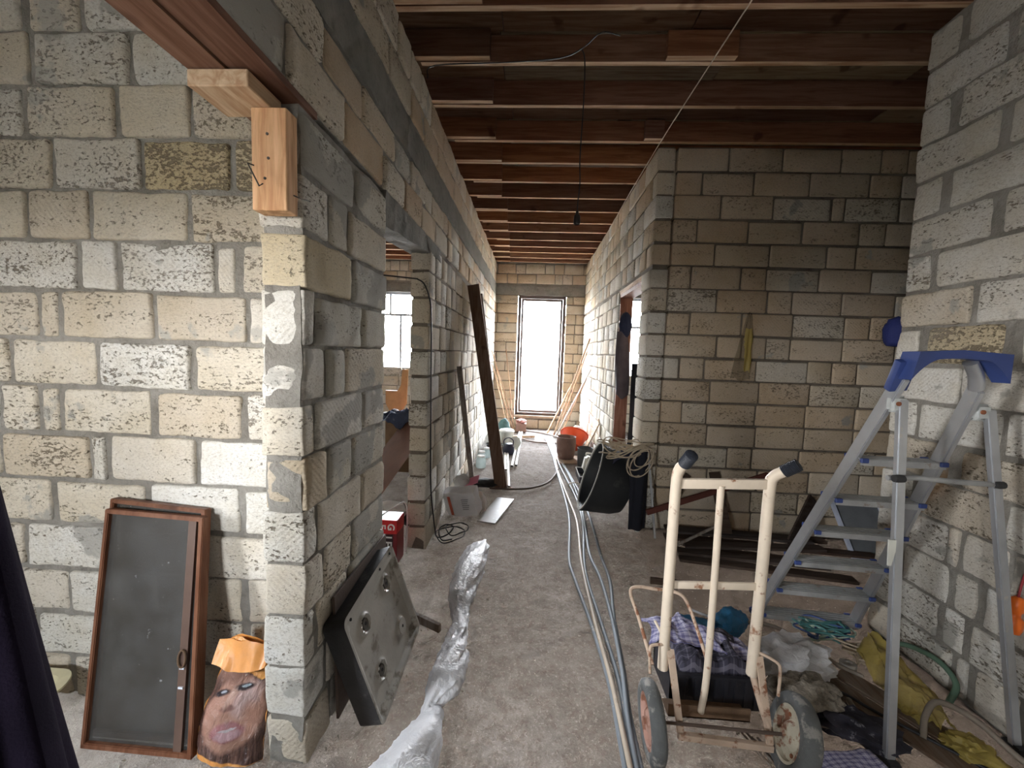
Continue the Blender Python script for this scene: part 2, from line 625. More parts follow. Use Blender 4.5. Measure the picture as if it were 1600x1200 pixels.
def sheet(bm, fn, nu, nv):
    """Grid surface from fn(u, v); carries a UV map."""
    uvl = bm.loops.layers.uv.verify()
    vs = [[bm.verts.new(fn(i / nu, j / nv)) for j in range(nv + 1)] for i in range(nu + 1)]
    for i in range(nu):
        for j in range(nv):
            f = bm.faces.new((vs[i][j], vs[i + 1][j], vs[i + 1][j + 1], vs[i][j + 1]))
            for l, (a, b_) in zip(f.loops, ((i, j), (i + 1, j), (i + 1, j + 1), (i, j + 1))):
                l[uvl].uv = (a / nu, b_ / nv)
    return vs


def thicken(o, t):
    m = o.modifiers.new('thickness', 'SOLIDIFY')
    m.thickness = t
    m.offset = 0
    return o


def axis_cuts(L, r, step):
    n = max(1, round((L - 2 * r) / step))
    return [0, r * 0.35, r] + [r + (L - 2 * r) * i / n for i in range(1, n)] + [L - r, L - r * 0.35, L]


def rough_block(L, T, H, r, step, amp, seed, low=False):
    """One quarried block with worn rounded arrises: x length, y depth, z height."""
    if low:
        X, Y, Z = ([0, r] + ([L / 2] if L > 0.3 else []) + [L - r, L], [0, r, T - r, T], [0, r, H - r, H])
    else:
        X, Y, Z = axis_cuts(L, r, step), [0, r * 0.4, r, T / 2, T - r, T - r * 0.4, T], axis_cuts(H, r, step)
    bm = bmesh.new()
    cache = {}
    rr = random.Random(seed)
    dim = (L, T, H)
    ox = seed * 3.7

    def V(i, j, k):
        key = (i, j, k)
        if key not in cache:
            p = Vector((X[i], Y[j], Z[k]))
            rad = r * (1.0 + 0.9 * noisev(p, 7.0, ox))
            q = Vector([min(max(p[a], rad), dim[a] - rad) for a in range(3)])
            d = p - q
            if d.length > 1e-6:
                p = q + d.normalized() * min(rad, d.length)
            if amp:
                p += Vector((noisev(p, 9, ox + 1), noisev(p, 9, ox + 2), noisev(p, 9, ox + 3))) * amp
                p += Vector((noisev(p, 26, ox + 4), noisev(p, 26, ox + 5), noisev(p, 26, ox + 6))) * amp * 0.6
            cache[key] = bm.verts.new(p)
        return cache[key]
    nx, ny, nz = len(X) - 1, len(Y) - 1, len(Z) - 1
    for i in range(nx):
        for k in range(nz):
            for j in (0, ny):
                f = (V(i, j, k), V(i + 1, j, k), V(i + 1, j, k + 1), V(i, j, k + 1))
                bm.faces.new(f if j == 0 else f[::-1])
    for i in range(nx):
        for j in range(ny):
            for k in (0, nz):
                f = (V(i, j, k), V(i, j + 1, k), V(i + 1, j + 1, k), V(i + 1, j, k))
                bm.faces.new(f if k == 0 else f[::-1])
    for j in range(ny):
        for k in range(nz):
            for i in (0, nx):
                f = (V(i, j, k), V(i, j, k + 1), V(i, j + 1, k + 1), V(i, j + 1, k))
                bm.faces.new(f if i == 0 else f[::-1])
    me = bpy.data.meshes.new('stone_block')
    bm.to_mesh(me)
    bm.free()
    for p in me.polygons:
        p.use_smooth = True
    return me


POOL = {}


def block_mesh(L, T, H, hi, mat, seed):
    nom = min((0.10, 0.15, 0.20, 0.30, 0.42), key=lambda a: abs(a - L))
    k = (nom, round(T, 3), hi, mat.name, seed % (6 if hi else 4))
    if k not in POOL:
        if hi:
            me = rough_block(nom, T, 0.20, 0.016, 0.030, 0.0055, len(POOL) + 1)
        else:
            me = rough_block(nom, T, 0.20, 0.012, 0.1, 0.003, len(POOL) + 1, low=True)
        me.materials.append(mat)
        POOL[k] = me
    return POOL[k], nom


C = 3.665 / 17


def subslab(bm, lo, hi, step, amp, seed=0.0):
    """Box with a gridded, roughened surface (mortar bed of a wall)."""
    n = [max(1, round((hi[a] - lo[a]) / step)) for a in range(3)]
    cache = {}

    def V(i, j, k):
        if (i, j, k) not in cache:
            p = Vector([lo[a] + (hi[a] - lo[a]) * c / n[a] for a, c in enumerate((i, j, k))])
            p2 = p + Vector((noisev(p, 11, seed), noisev(p, 11, seed + 5), noisev(p, 11, seed + 9))) * amp
            p2 += Vector((noisev(p, 4, seed), noisev(p, 4, seed + 5), 0)) * amp
            cache[(i, j, k)] = bm.verts.new(p2)
        return cache[(i, j, k)]
    a, b, c = n
    for i in range(a):
        for k in range(c):
            for j in (0, b):
                bm.faces.new((V(i, j, k), V(i + 1, j, k), V(i + 1, j, k + 1), V(i, j, k + 1)))
        for j in range(b):
            for k in (0, c):
                bm.faces.new((V(i, j, k), V(i + 1, j, k), V(i + 1, j + 1, k), V(i, j + 1, k)))
    for j in range(b):
        for k in range(c):
            for i in (0, a):
                bm.faces.new((V(i, j, k), V(i, j + 1, k), V(i, j + 1, k + 1), V(i, j, k + 1)))


def wall(name, axis, s0, s1, face, T, side, z0, z1, joints=None, holes=(), hi=False, mats=(None,), mort=None, seed=1,
         zoff=0.0, lens=(0.42, 0.42, 0.42, 0.20, 0.42), label=None, inset=0.015, jitter=0.006, special=None, gap=0.016, step=None):
    """Masonry wall. axis 'x' or 'y' is its run, face the coordinate of its visible face, side +1 if it thickens
    towards the positive axis. holes: (a, b, zlo, zhi). joints: {course: [positions]}."""
    rnd = random.Random(seed)
    fa, fb = (face, face + T) if side > 0 else (face - T, face)
    # mortar bed, split round the holes
    bm = bmesh.new()
    cuts = sorted({s0, s1, *[max(s0, h[0]) for h in holes], *[min(s1, h[1]) for h in holes]})
    for a, b in zip(cuts[:-1], cuts[1:]):
        if b - a < 1e-4:
            continue
        mid = (a + b) / 2
        zs = [(z0, z1)]
        for h in holes:
            if h[0] < mid < h[1]:
                nz = []
                for q0, q1 in zs:
                    if h[2] > q0:
                        nz.append((q0, min(q1, h[2])))
                    if h[3] < q1:
                        nz.append((max(q0, h[3]), q1))
                zs = [q for q in nz if q[1] - q[0] > 1e-3]
        for q0, q1 in zs:
            ea = inset if (a == s0 or any(abs(a - h[1]) < 1e-4 for h in holes)) else 0
            eb = inset if (b == s1 or any(abs(b - h[0]) < 1e-4 for h in holes)) else 0
            lo, hi_ = [a + ea, fa + inset, q0], [b - eb, fb - inset, q1]
            if axis == 'y':
                lo, hi_ = [fa + inset, a + ea, q0], [fb - inset, b - eb, q1]
            subslab(bm, lo, hi_, step or (0.05 if hi else 0.16), 0.008 if hi else 0.004, seed)
    me = bpy.data.meshes.new(name)
    bmesh.ops.recalc_face_normals(bm, faces=bm.faces)
    bm.to_mesh(me)
    bm.free()
    core = link(name, me, mort or mortar)
    core['kind'] = 'structure'
    core['_w'] = (0.0, 0.0, 0.0)
    if label:
        core['label'] = label
    # blocks
    k0, k1 = int(math.floor((z0 - zoff) / C + 0.01)), int(math.ceil((z1 - zoff) / C - 0.01))
    cnt = 0
    spec = special or {}
    made = []
    for k in range(k0, k1):
        ra, rb = max(z0, k * C + zoff), min(z1, (k + 1) * C + zoff)
        if rb - ra < 0.05:
            continue
        zm = (ra + rb) / 2
        segs = [(s0, s1)]
        for h in holes:
            if h[2] < zm < h[3]:
                ns = []
                for a, b in segs:
                    if h[1] <= a or h[0] >= b:
                        ns.append((a, b))
                        continue
                    if h[0] > a:
                        ns.append((a, h[0]))
                    if h[1] < b:
                        ns.append((h[1], b))
                segs = ns
        for a, b in segs:
            if b - a < 0.04:
                continue
            js = [j for j in (joints or {}).get(k, []) if a + 0.04 < j < b - 0.04]
            pos = [a] + js + [b]
            pos2 = [pos[0]]
            for p, q in zip(pos[:-1], pos[1:]):
                if q - p > 0.56:
                    # fill a long stretch towards the open side with regular blocks
                    first = (p == a and js)
                    x = []
                    rest = q - p
                    cur = 0.0
                    if k % 2 and not js:
                        cur = rnd.choice((0.2, 0.22, 0.15))
                        x.append(cur)
                    while rest - cur > 0.56:
                        st = rnd.choice(lens) * rnd.uniform(0.96, 1.04)
                        if rest - cur - st < 0.09:
                            st = (rest - cur) / 2
                        cur += st
                        x.append(cur)
                    if first:
                        pos2 += sorted(q - v for v in x)
                    else:
                        pos2 += [p + v for v in x]
                pos2.append(q)
            pos2.sort()
            for p, q in zip(pos2[:-1], pos2[1:]):
                Lr = q - p - gap * rnd.uniform(0.5, 1.3)
                if Lr < 0.03:
                    continue
                Hh = rb - ra - 0.016 * rnd.uniform(0.4, 1.6)
                mt = mats[rnd.randrange(len(mats))]
                sp = spec.get((k, round(p, 2)))
                key = [v for kk, v in spec.items() if kk[0] == k and p - 0.03 < kk[1] < q - 0.01]
                if key:
                    mt = key[0]
                me, nom = block_mesh(Lr, T, Hh, hi, mt, rnd.randrange(1000))
                proud = rnd.uniform(-jitter, jitter)
                sc = (Lr / nom, 1, Hh / 0.20)
                x0 = p + (q - p - Lr) / 2
                flip = rnd.random() < 0.5
                if axis == 'x':
                    if flip:
                        loc, rot = (x0 + Lr, fb + proud, ra + 0.004), (0, 0, PI)
                    else:
                        loc, rot = (x0, fa + proud, ra + 0.004), (0, 0, 0)
                else:
                    if flip:
                        loc, rot = (fa + proud, x0 + Lr, ra + 0.004), (0, 0, -PI / 2)
                    else:
                        loc, rot = (fb + proud, x0, ra + 0.004), (0, 0, PI / 2)
                rot = (rnd.uniform(-.008, .008), rnd.uniform(-.006, .006), rot[2])
                o = bpy.data.objects.new('stone_block', me)
                COL.objects.link(o)
                o.parent = core
                o.location, o.rotation_euler, o.scale = loc, rot, sc
                made.append((Lr, o))
                cnt += 1
    if cnt > 300:
        print('WALL', name, cnt)
    return core


def struct(name, bm, mat, parent=None, label=None):
    o = obj(name, bm, mat, parent)
    if parent is None:
        o['kind'] = 'structure'
    if label:
        o['label'] = label
    return o

# ------------------------------------------------------------------ the house shell
H = 3.665
XL, XR, YN, YF = -4.5, 4.2, -1.6, 8.93

bm = bmesh.new()


def ground_z(x, y):
    p = (x, y, 0)
    return -0.008 + 0.010 * noisev(p, 2.3, 3) + 0.009 * noisev(p, 7, 8) + 0.010 * (abs(noisev(p, 13, 1)) - 0.2) + 0.005 * noisev(p, 27, 1)


gx, gy = 270, 330
vs = [[None] * (gy + 1) for _ in range(gx + 1)]
for i in range(gx + 1):
    x = XL - 0.2 + (XR - XL + 0.4) * i / gx
    for j in range(gy + 1):
        y = YN - 0.2 + (YF - YN + 0.5) * j / gy
        vs[i][j] = bm.verts.new((x, y, ground_z(x, y)))
for i in range(gx):
    for j in range(gy):
        bm.faces.new((vs[i][j], vs[i + 1][j], vs[i + 1][j + 1], vs[i][j + 1]))
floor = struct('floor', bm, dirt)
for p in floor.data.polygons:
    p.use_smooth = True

# ground outside, seen only as glare through the openings
bm = bmesh.new()
box(bm, (-30, YF + 0.3, -0.35), (30, 60, -0.25))
struct('ground_outside', bm, M('outside_ground', (0.42, 0.40, 0.36), 0.9))
bm = bmesh.new()
box(bm, (-30, -30, -0.35), (30, YN - 0.25, -0.25))
box(bm, (-30, YN - 0.25, -0.35), (-3.4, 1.66, -0.25))
struct('ground_yard', bm, M('yard_ground', (0.30, 0.28, 0.25), 0.9))

# measured joints of the near walls
JL = {0: [-2.15], 1: [-2.32, -1.72], 2: [-2.138, -1.71, -1.289], 3: [-2.352, -1.92, -1.50], 4: [-2.195, -1.74, -1.284],
      5: [-2.441, -2.002, -1.92, -1.489], 6: [-2.232, -2.14, -1.693, -1.27], 7: [-2.373, -1.949, -1.497],
      8: [-2.219, -2.115, -1.67, -1.247], 9: [-2.016, -1.829, -1.392, -1.286], 10: [-2.251, -1.951, -1.498],
      11: [-2.103, -1.705, -1.299], 12: [-2.23, -1.802, -1.476, -1.2], 13: [-2.178, -1.735, -1.3], 14: [-2.2, -1.942, -1.5]}
wall('wall_left', 'x', XL, -1.036, 1.68, 0.2, 1, -0.05, H, JL, hi=True, mats=(stone_warm, stone_pale, stone_pale, stone_warm),
     zoff=-0.02, seed=3, gap=0.032, special={(11, -1.6): stone_shell, (11, -1.2): stone_shell, (12, -1.9): stone_warm})

JP = {0: [1.66, 2.02], 1: [1.62, 1.9], 2: [1.537, 1.836], 3: [1.60, 1.87], 4: [1.56, 1.97], 5: [1.636, 1.861],
      6: [1.548, 1.985], 7: [1.636, 1.80], 8: [1.542, 1.972], 9: [1.863], 10: [1.66, 1.83], 11: [1.907], 12: [1.62, 2.04]}
wall('wall_corridor_left', 'y', 1.451, 2.30, -0.86, 0.172, -1, -0.05, 2.574, JP, hi=True,
     mats=(stone_grey, stone_pale, stone_grey, stone_warm), zoff=-0.02, seed=11, gap=0.026,
     special={(k, 1.47): m_ for k, m_ in enumerate((stone_warm, stone_pale, stone_pale, stone_pale, stone_pale, stone_warm, stone_warm, stone_pale, stone_pale, stone_shell, stone_pale, stone_grey))})
# masonry over the wide opening and over the doorway, up to the ring beam
JU = {12: [0.6, 1.02, 1.378, 1.789, 2.255, 2.60, 3.0], 13: [0.8, 1.2, 1.619, 1.976, 2.43, 2.74, 3.1]}
wall('wall_corridor_left_lintel', 'y', YN, 3.9, -0.86, 0.172, -1, 2.60, 2.98, JU, hi=True,
     mats=(stone_warm, stone_tan, stone_grey), zoff=-0.02 + 0.02, seed=12, mort=mortar)
wall('wall_corridor_left_far', 'y', 3.252, YF + 0.012, -0.86, 0.16, -1, -0.05, 2.60, {}, hi=False, mats=(stone_pale, stone_pale, stone_grey, stone_warm),
     zoff=-0.02, seed=14, lens=(0.42, 0.22, 0.24, 0.42, 0.22, 0.4), mort=mortar_dark, gap=0.02)
wall('wall_corridor_left_far_upper', 'y', 3.905, YF + 0.012, -0.86, 0.172, -1, 2.60, 2.98, {}, mats=(stone_warm, stone_tan, stone_pale),
     zoff=0.0, seed=15, lens=(0.42, 0.22, 0.24, 0.42), mort=mortar_dark)
wall('wall_corridor_left_upper', 'y', YN, YF + 0.012, -0.86, 0.172, -1, 3.205, H, {14: [1.62], 15: [1.4, 1.83, 2.322], 16: [1.62, 2.05]}, hi=True, mats=(stone_tan, stone_warm),
     zoff=0.0, seed=16, lens=(0.42, 0.3, 0.42, 0.24), step=0.08)

# ring beam of poured concrete with a ragged lower edge
bm = bmesh.new()
subslab(bm, (-1.04, YN, 2.975), (-0.853, YF, 3.205), 0.07, 0.011, 4.0)
struct('trim_1', bm, concrete, label='rough grey concrete ring beam running along the corridor wall')
# concrete lintel over the doorway between pier and wall
bm = bmesh.new()
subslab(bm, (-1.034, 2.28, 2.40), (-0.862, 3.62, 2.60), 0.05, 0.010, 9.0)
for v in bm.verts:
    if v.co.z < 2.5:
        t = max(0.0, min(1.0, (v.co.y - 2.30) / 0.95))
        v.co.z += 0.09 * t
struct('trim_2', bm, concrete, label='rough concrete lintel over the doorway between the two left piers')

# right wall of the corridor
JC = {}
wall('wall_corridor_right', 'y', 3.917, YF + 0.012, 1.096, 0.17, 1, -0.05, 2.55, JC, holes=[(4.25, 5.28, -0.1, 2.6)], mats=(stone_pale, stone_warm, stone_warm),
     seed=21, lens=(0.42, 0.22, 0.24, 0.42, 0.22, 0.36), mort=mortar_dark)
wall('wall_corridor_right_upper', 'y', 3.917, YF + 0.012, 1.096, 0.17, 1, 2.55, H, JC, mats=(stone_pale, stone_warm, stone_tan),
     seed=22, lens=(0.42, 0.22, 0.24, 0.42, 0.22, 0.36), mort=mortar_dark, zoff=0.0)
# timber lintel of the side doorway
bm = bmesh.new()
box(bm, (1.10, 4.2, 2.50), (1.26, 5.33, 2.548))
struct('trim_3', bm, pale_wood, label='pale timber lintel over the side doorway')

# end wall with the glazed door
wall('wall_end', 'x', -1.036, 1.272, YF, 0.2, 1, -0.05, 2.985, {}, holes=[(-0.36, 0.70, 0.30, 2.985)], mats=(stone_tan, stone_tan, stone_warm),
     seed=31, lens=(0.42, 0.3, 0.42, 0.2), mort=mortar_dark)
bm = bmesh.new()
subslab(bm, (XL, YF - 0.006, 2.985), (XR, YF + 0.2, 3.185), 0.12, 0.008, 2.0)
struct('trim_4', bm, concrete, label='concrete ring beam over the glazed end door')
wall('wall_end_upper', 'x', -1.036, 1.272, YF, 0.2, 1, 3.19, H, {15: [-0.4, 0.02, 0.43, 0.6]}, mats=(stone_tan, stone_warm),
     seed=32, lens=(0.22, 0.2, 0.42))
wall('wall_end_left', 'x', XL, -1.04, YF, 0.2, 1, -0.05, 2.985, {}, holes=[(-3.85, -2.35, 1.23, 2.985)], mats=(stone_pale, stone_warm), seed=33)
wall('wall_end_left_upper', 'x', XL, -1.04, YF, 0.2, 1, 3.19, H, {}, mats=(stone_tan, stone_warm), seed=34, lens=(0.42, 0.2, 0.22))
wall('wall_end_right', 'x', 1.28, XR, YF, 0.2, 1, -0.05, 2.985, {}, holes=[(1.8, 3.2, 1.23, 2.985)], mats=(stone_pale, stone_warm), seed=35)
bm = bmesh.new()
subslab(bm, (1.28, YF, 3.19), (XR, YF + 0.2, H), 0.3, 0.004)
struct('wall_end_right_upper', bm, mortar)

# back wall of the alcove
JB = {16: [1.26, 1.75, 2.23, 2.75, 3.1], 15: [1.52, 1.99, 2.49, 3.02, 3.3], 14: [1.22, 1.7, 2.18, 2.7, 2.82, 3.3], 13: [1.5, 1.97, 2.46, 2.97, 3.2],
      12: [1.21, 1.68, 2.18, 2.7, 2.96]}
wall('wall_back', 'x', 1.272, XR, 3.917, 0.2, 1, -0.05, H, JB, mats=(stone_tan, stone_tan, stone_warm), seed=41,
     lens=(0.47, 0.47, 0.47, 0.23, 0.46), mort=mortar_dark)

# near right wall
JR = {16: [2.449, 1.95, 1.5], 15: [2.193, 1.72], 14: [2.448, 1.97], 13: [2.181, 1.73], 12: [2.447, 1.99, 1.55], 11: [2.167, 1.7], 10: [2.445, 2.0],
      9: [2.209, 1.76], 8: [2.47, 2.002], 7: [2.22, 1.8], 6: [2.436, 1.999], 5: [2.22, 1.75], 4: [2.42, 1.963], 3: [2.2, 1.72], 2: [2.439, 2.011], 1: [2.185, 1.74], 0: [2.40, 2.005]}
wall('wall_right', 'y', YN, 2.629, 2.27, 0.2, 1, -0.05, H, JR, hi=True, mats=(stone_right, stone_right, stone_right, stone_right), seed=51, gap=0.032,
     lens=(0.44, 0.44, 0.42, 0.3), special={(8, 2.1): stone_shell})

# outer shell out of view: plain masonry faces
for nm, lo, hi_ in (('wall_outer_left', (XL - 0.2, 1.68, -0.05), (XL, YF + 0.2, H)), ('wall_outer_right', (XR, YN, -0.05), (XR + 0.2, YF + 0.2, H)),
                    ('wall_partition', (2.47, 2.43, -0.05), (XR, 2.60, H))):
    bm = bmesh.new()
    subslab(bm, lo, hi_, 0.5, 0.004)
    struct(nm, bm, mortar_dark)
# unseen side wall of the near room; opening added to shape the light
bm = bmesh.new()
for lo, hi_ in (((-3.3, YN, -0.05), (-3.1, -0.6, H)), ((-3.3, 0.1, -0.05), (-3.1, 1.68, H)), ((-3.3, -0.6, 2.25), (-3.1, 0.1, H)), ((-3.3, -0.6, -0.05), (-3.1, 0.1, 1.15))):
    box(bm, lo, hi_)
struct('wall_side', bm, mortar)
# top plates closing the gap between joists and deck at the outer walls
bm = bmesh.new()
for lo, hi_ in (((XL - 0.2, YF + 0.02, H - 0.02), (XR + 0.2, YF + 0.2, H + 0.22)), ((XL - 0.2, 1.68, H - 0.02), (XL, YF, H + 0.22)), ((XR, YN, H - 0.02), (XR + 0.2, YF, H + 0.22)), ((-3.3, YN, H - 0.02), (-3.1, 1.68, H + 0.22)), ((-3.3, YN - 0.2, H - 0.02), (XR, YN, H + 0.22)), ((XL, 1.70, H - 0.02), (-3.1, 1.86, H + 0.22))):
    box(bm, lo, hi_)
struct('trim_7', bm, mortar, label='masonry infill between the joist ends')
# rear wall behind the camera; unseen opening placed and sized for the light
bm = bmesh.new()
for lo, hi_ in (((XL, YN - 0.2, -0.05), (-1.875, YN, H)), ((-1.325, YN - 0.2, -0.05), (XR, YN, H)), ((-1.875, YN - 0.2, 2.05), (-1.325, YN, H)), ((-1.875, YN - 0.2, -0.05), (-1.325, YN, 1.45))):
    box(bm, lo, hi_)
struct('wall_rear', bm, mortar)

# ------------------------------------------------------------------ ceiling: joists and boards
bm = bmesh.new()
box(bm, (XL - 0.2, 1.68, H + 0.205), (XR + 0.2, YF + 0.2, H + 0.26))
box(bm, (-3.3, YN - 0.2, H + 0.205), (XR + 0.2, 1.68, H + 0.26))
ceiling = struct('ceiling', bm, M('roof_deck_underside', (0.12, 0.085, 0.065), 0.9), label='open timber ceiling of joists under boards')
ceiling['_w'] = tuple(ceiling.location)
rj = random.Random(7)


def joist(x0, x1, y, w, h, z=H, dz=0.0):
    bm = bmesh.new()
    vsx = box(bm, (x0, y, z + dz), (x1, y + w, z + h))
    bmesh.ops.bevel(bm, geom=list(bm.edges), offset=0.002, segments=1, affect='EDGES')
    o = obj('joist', bm, None, ceiling, mats=[joist_wood, joist_edge])
    for p in o.data.polygons:
        if p.normal.z < -0.9:
            p.material_index = 1  # downward faces get the wood colour with floor light painted in
    return o


ys = [-1.3, -0.83, -0.36, 0.11, 0.58, 1.05, 1.52, 1.985, 2.44, 2.878, 3.345, 3.87, 4.30, 4.76, 5.22, 5.69, 6.18, 6.63, 7.11, 7.54, 7.96, 8.40, 8.78]
for i, y in enumerate(ys):
    y -= 0.04
    sp = -0.25 - 0.012 * i + rj.uniform(-0.05, 0.02)
    joist(-0.95 + rj.uniform(0, 0.25), XR, y, 0.042, 0.175 + rj.uniform(-0.01, 0.01))
    joist(-1.0, sp, y - 0.05, 0.045, 0.175, dz=rj.uniform(-0.0, 0.004))
    joist(XL if y > 1.7 else -3.2, -1.0, y, 0.045, 0.175)
    if i in (9, 11):
        joist(0.80 if i == 9 else 0.93, 1.25 if i == 9 else 1.10, y - 0.05, 0.045, 0.16)
# boards over the joists, bay by bay
for i in range(len(ys) - 1):
    xs = [XL if i > 7 else -3.2, -1.0, -0.28 + rj.uniform(-0.03, 0.03), 1.25 - 0.1 * (i % 3) + rj.uniform(-.1, .1), 2.7 + rj.uniform(-0.3, 0.3), XR]
    for a, b_ in zip(xs[:-1], xs[1:]):
        bm = bmesh.new()
        zz = H + 0.178 + rj.uniform(0, 0.012)
        box(bm, (a + 0.004, ys[i] - 0.03, zz), (b_ - 0.004, ys[i + 1] - 0.045, zz + 0.018))
        obj('ceiling_board', bm, deck_wood, ceiling)

# ------------------------------------------------------------------ doors and windows
upvc_brown = M('brown_window_profile', (0.10, 0.07, 0.06), 0.4, var=0.1, bump=0)
upvc_white = M('white_window_profile', (0.62, 0.66, 0.74), 0.4, var=0.05, bump=0)
pane_m = glass_mat('window_glass', (0.97, 0.98, 1.0), 0.06, 0.02)
bm = bmesh.new()
for lo, hi_ in (((-0.36, 9.0, 0.30), (-0.295, 9.07, 2.985)), ((0.635, 9.0, 0.30), (0.70, 9.07, 2.985)), ((-0.295, 9.0, 2.92), (0.635, 9.07, 2.985)), ((-0.295, 9.0, 0.30), (0.635, 9.07, 0.36))):
    box(bm, lo, hi_)
d1 = struct('door_1', bm, upvc_brown, label='tall narrow glazed door at the corridor end')
bm = bmesh.new()
for lo, hi_ in (((-0.29, 8.985, 0.365), (-0.24, 9.03, 2.915)), ((0.58, 8.985, 0.365), (0.63, 9.03, 2.915)), ((-0.24, 8.985, 2.865), (0.58, 9.03, 2.915)), ((-0.24, 8.985, 0.365), (0.58, 9.03, 0.42))):
    box(bm, lo, hi_)
obj('door_sash', bm, upvc_brown, d1)
bm = bmesh.new()
box(bm, (-0.24, 9.0, 0.42), (0.58, 9.006, 2.865))
obj('pane', bm, pane_m, d1)
bm = bmesh.new()
box(bm, (-0.40, 8.90, 0.245), (0.74, 9.12, 0.298))
struct('trim_5', bm, M('rough_sill_cement', (0.36, 0.27, 0.20), 0.95, var=0.2, bump=0.6), label='rough brown sill under the glazed end door')


def window(name, x0, x1, z0, z1, xm, zt, frame_m, label):
    bm = bmesh.new()
    t = 0.055
    for lo, hi_ in (((x0, 9.0, z0), (x0 + t, 9.06, z1)), ((x1 - t, 9.0, z0), (x1, 9.06, z1)), ((x0 + t, 9.0, z0), (x1 - t, 9.06, z0 + t)), ((x0 + t, 9.0, z1 - t), (x1 - t, 9.06, z1))):
        box(bm, lo, hi_)
    w = struct(name, bm, frame_m, label=label)
    bm = bmesh.new()
    box(bm, (x0 + t, 9.0, zt), (x1 - t, 9.06, zt + 0.05))
    obj('transom', bm, frame_m, w)
    for x, za, zb in xm:
        bm = bmesh.new()
        box(bm, (x - 0.025, 8.995, za), (x + 0.025, 9.055, zb))
        obj('mullion', bm, frame_m, w)
    xs = [x0 + t] + sorted({q[0] for q in xm}) + [x1 - t]
    for a, b_ in zip(xs[:-1], xs[1:]):
        for za, zb in ((z0 + t, zt), (zt + 0.05, z1 - t)):
            bm = bmesh.new()
            box(bm, (a + 0.02, 9.02, za), (b_ - 0.02, 9.026, zb))
            obj('pane', bm, pane_m, w)
    return w


window('window_1', -3.85, -2.35, 1.23, 2.985, [(-3.27, 2.47, 2.93), (-3.03, 1.285, 2.47)], 2.45, upvc_white, 'white framed window in the far left room')
window('window_2', 1.8, 3.2, 1.23, 2.985, [(2.5, 1.285, 2.93)], 2.33, upvc_white, 'white framed window in the far right room')
# lining boards of the side doorway
bm = bmesh.new()
box(bm, (1.105, 5.245, 0.02), (1.262, 5.278, 2.50))
box(bm, (1.105, 4.252, 2.455), (1.262, 5.245, 2.50))
struct('door_2', bm, jamb_wood, label='reddish brown timber lining of the side doorway')
# timber lintel planks over the wide opening
bm = bmesh.new()
box(bm, (-0.995, YN, 2.574), (-0.862, 1.56, 2.600))
lin = struct('trim_6', bm, lintel_wood, label='reddish brown planks carrying the masonry above the wide opening')
bm = bmesh.new()
box(bm, (-1.125, YN, 2.568), (-1.0, 1.56, 2.63))
obj('plank', bm, lintel_wood, lin)

# ------------------------------------------------------------------ aluminium step ladder
alu = M('brushed_aluminium', (0.50, 0.52, 0.55), 0.42, 0.75, var=0.12, scale=6, bump=0.1, spot=(0.62, 0.60, 0.56), spot_lo=0.62)
alu_dull = M('worn_aluminium', (0.40, 0.41, 0.42), 0.55, 0.55, var=0.2, scale=8, bump=0.2, spot=(0.30, 0.26, 0.22), spot_lo=0.6)
blue_pl = M('blue_plastic', (0.035, 0.06, 0.20), 0.45, var=0.1, bump=0.05)
rust = M('rust', (0.24, 0.09, 0.045), 0.9, var=0.3, bump=0.4)


def lerp(a, b, t):
    return tuple(x + (y - x) * t for x, y in zip(a, b))


LF, LT = (1.571, 2.640, 0.012), (1.632, 1.835, 1.66)
RF, RTp = (2.165, 2.590, 0.012), (1.945, 1.835, 1.62)
lad = thing('step_ladder', 'aluminium step ladder with blue plastic top rail standing beside the right wall', 'ladder', (1.9, 2.2, 0))
d = (Vector(LT) - Vector(LF)).normalized()


def rail(name, a, b, w=0.026, t=0.062, mat=alu, up=(1, 0, 0)):
    bm = bmesh.new()
    a, b = Vector(a), Vector(b)
    z = (b - a).normalized()
    x = Vector(up) - z * z.dot(Vector(up))
    x.normalize()
    y = z.cross(x)
    m = Matrix((x, y, z)).transposed().to_4x4()
    m.translation = (a + b) / 2
    vs_ = bmesh.ops.create_cube(bm, size=1.0, matrix=m @ Matrix.Diagonal((w, t, (b - a).length, 1)))['verts']
    bmesh.ops.bevel(bm, geom=list(bm.edges), offset=0.004, segments=2, affect='EDGES')
    return obj(name, bm, mat, lad, smooth=True)


rail('rail', LF, LT)
rail('rail', RF, RTp)
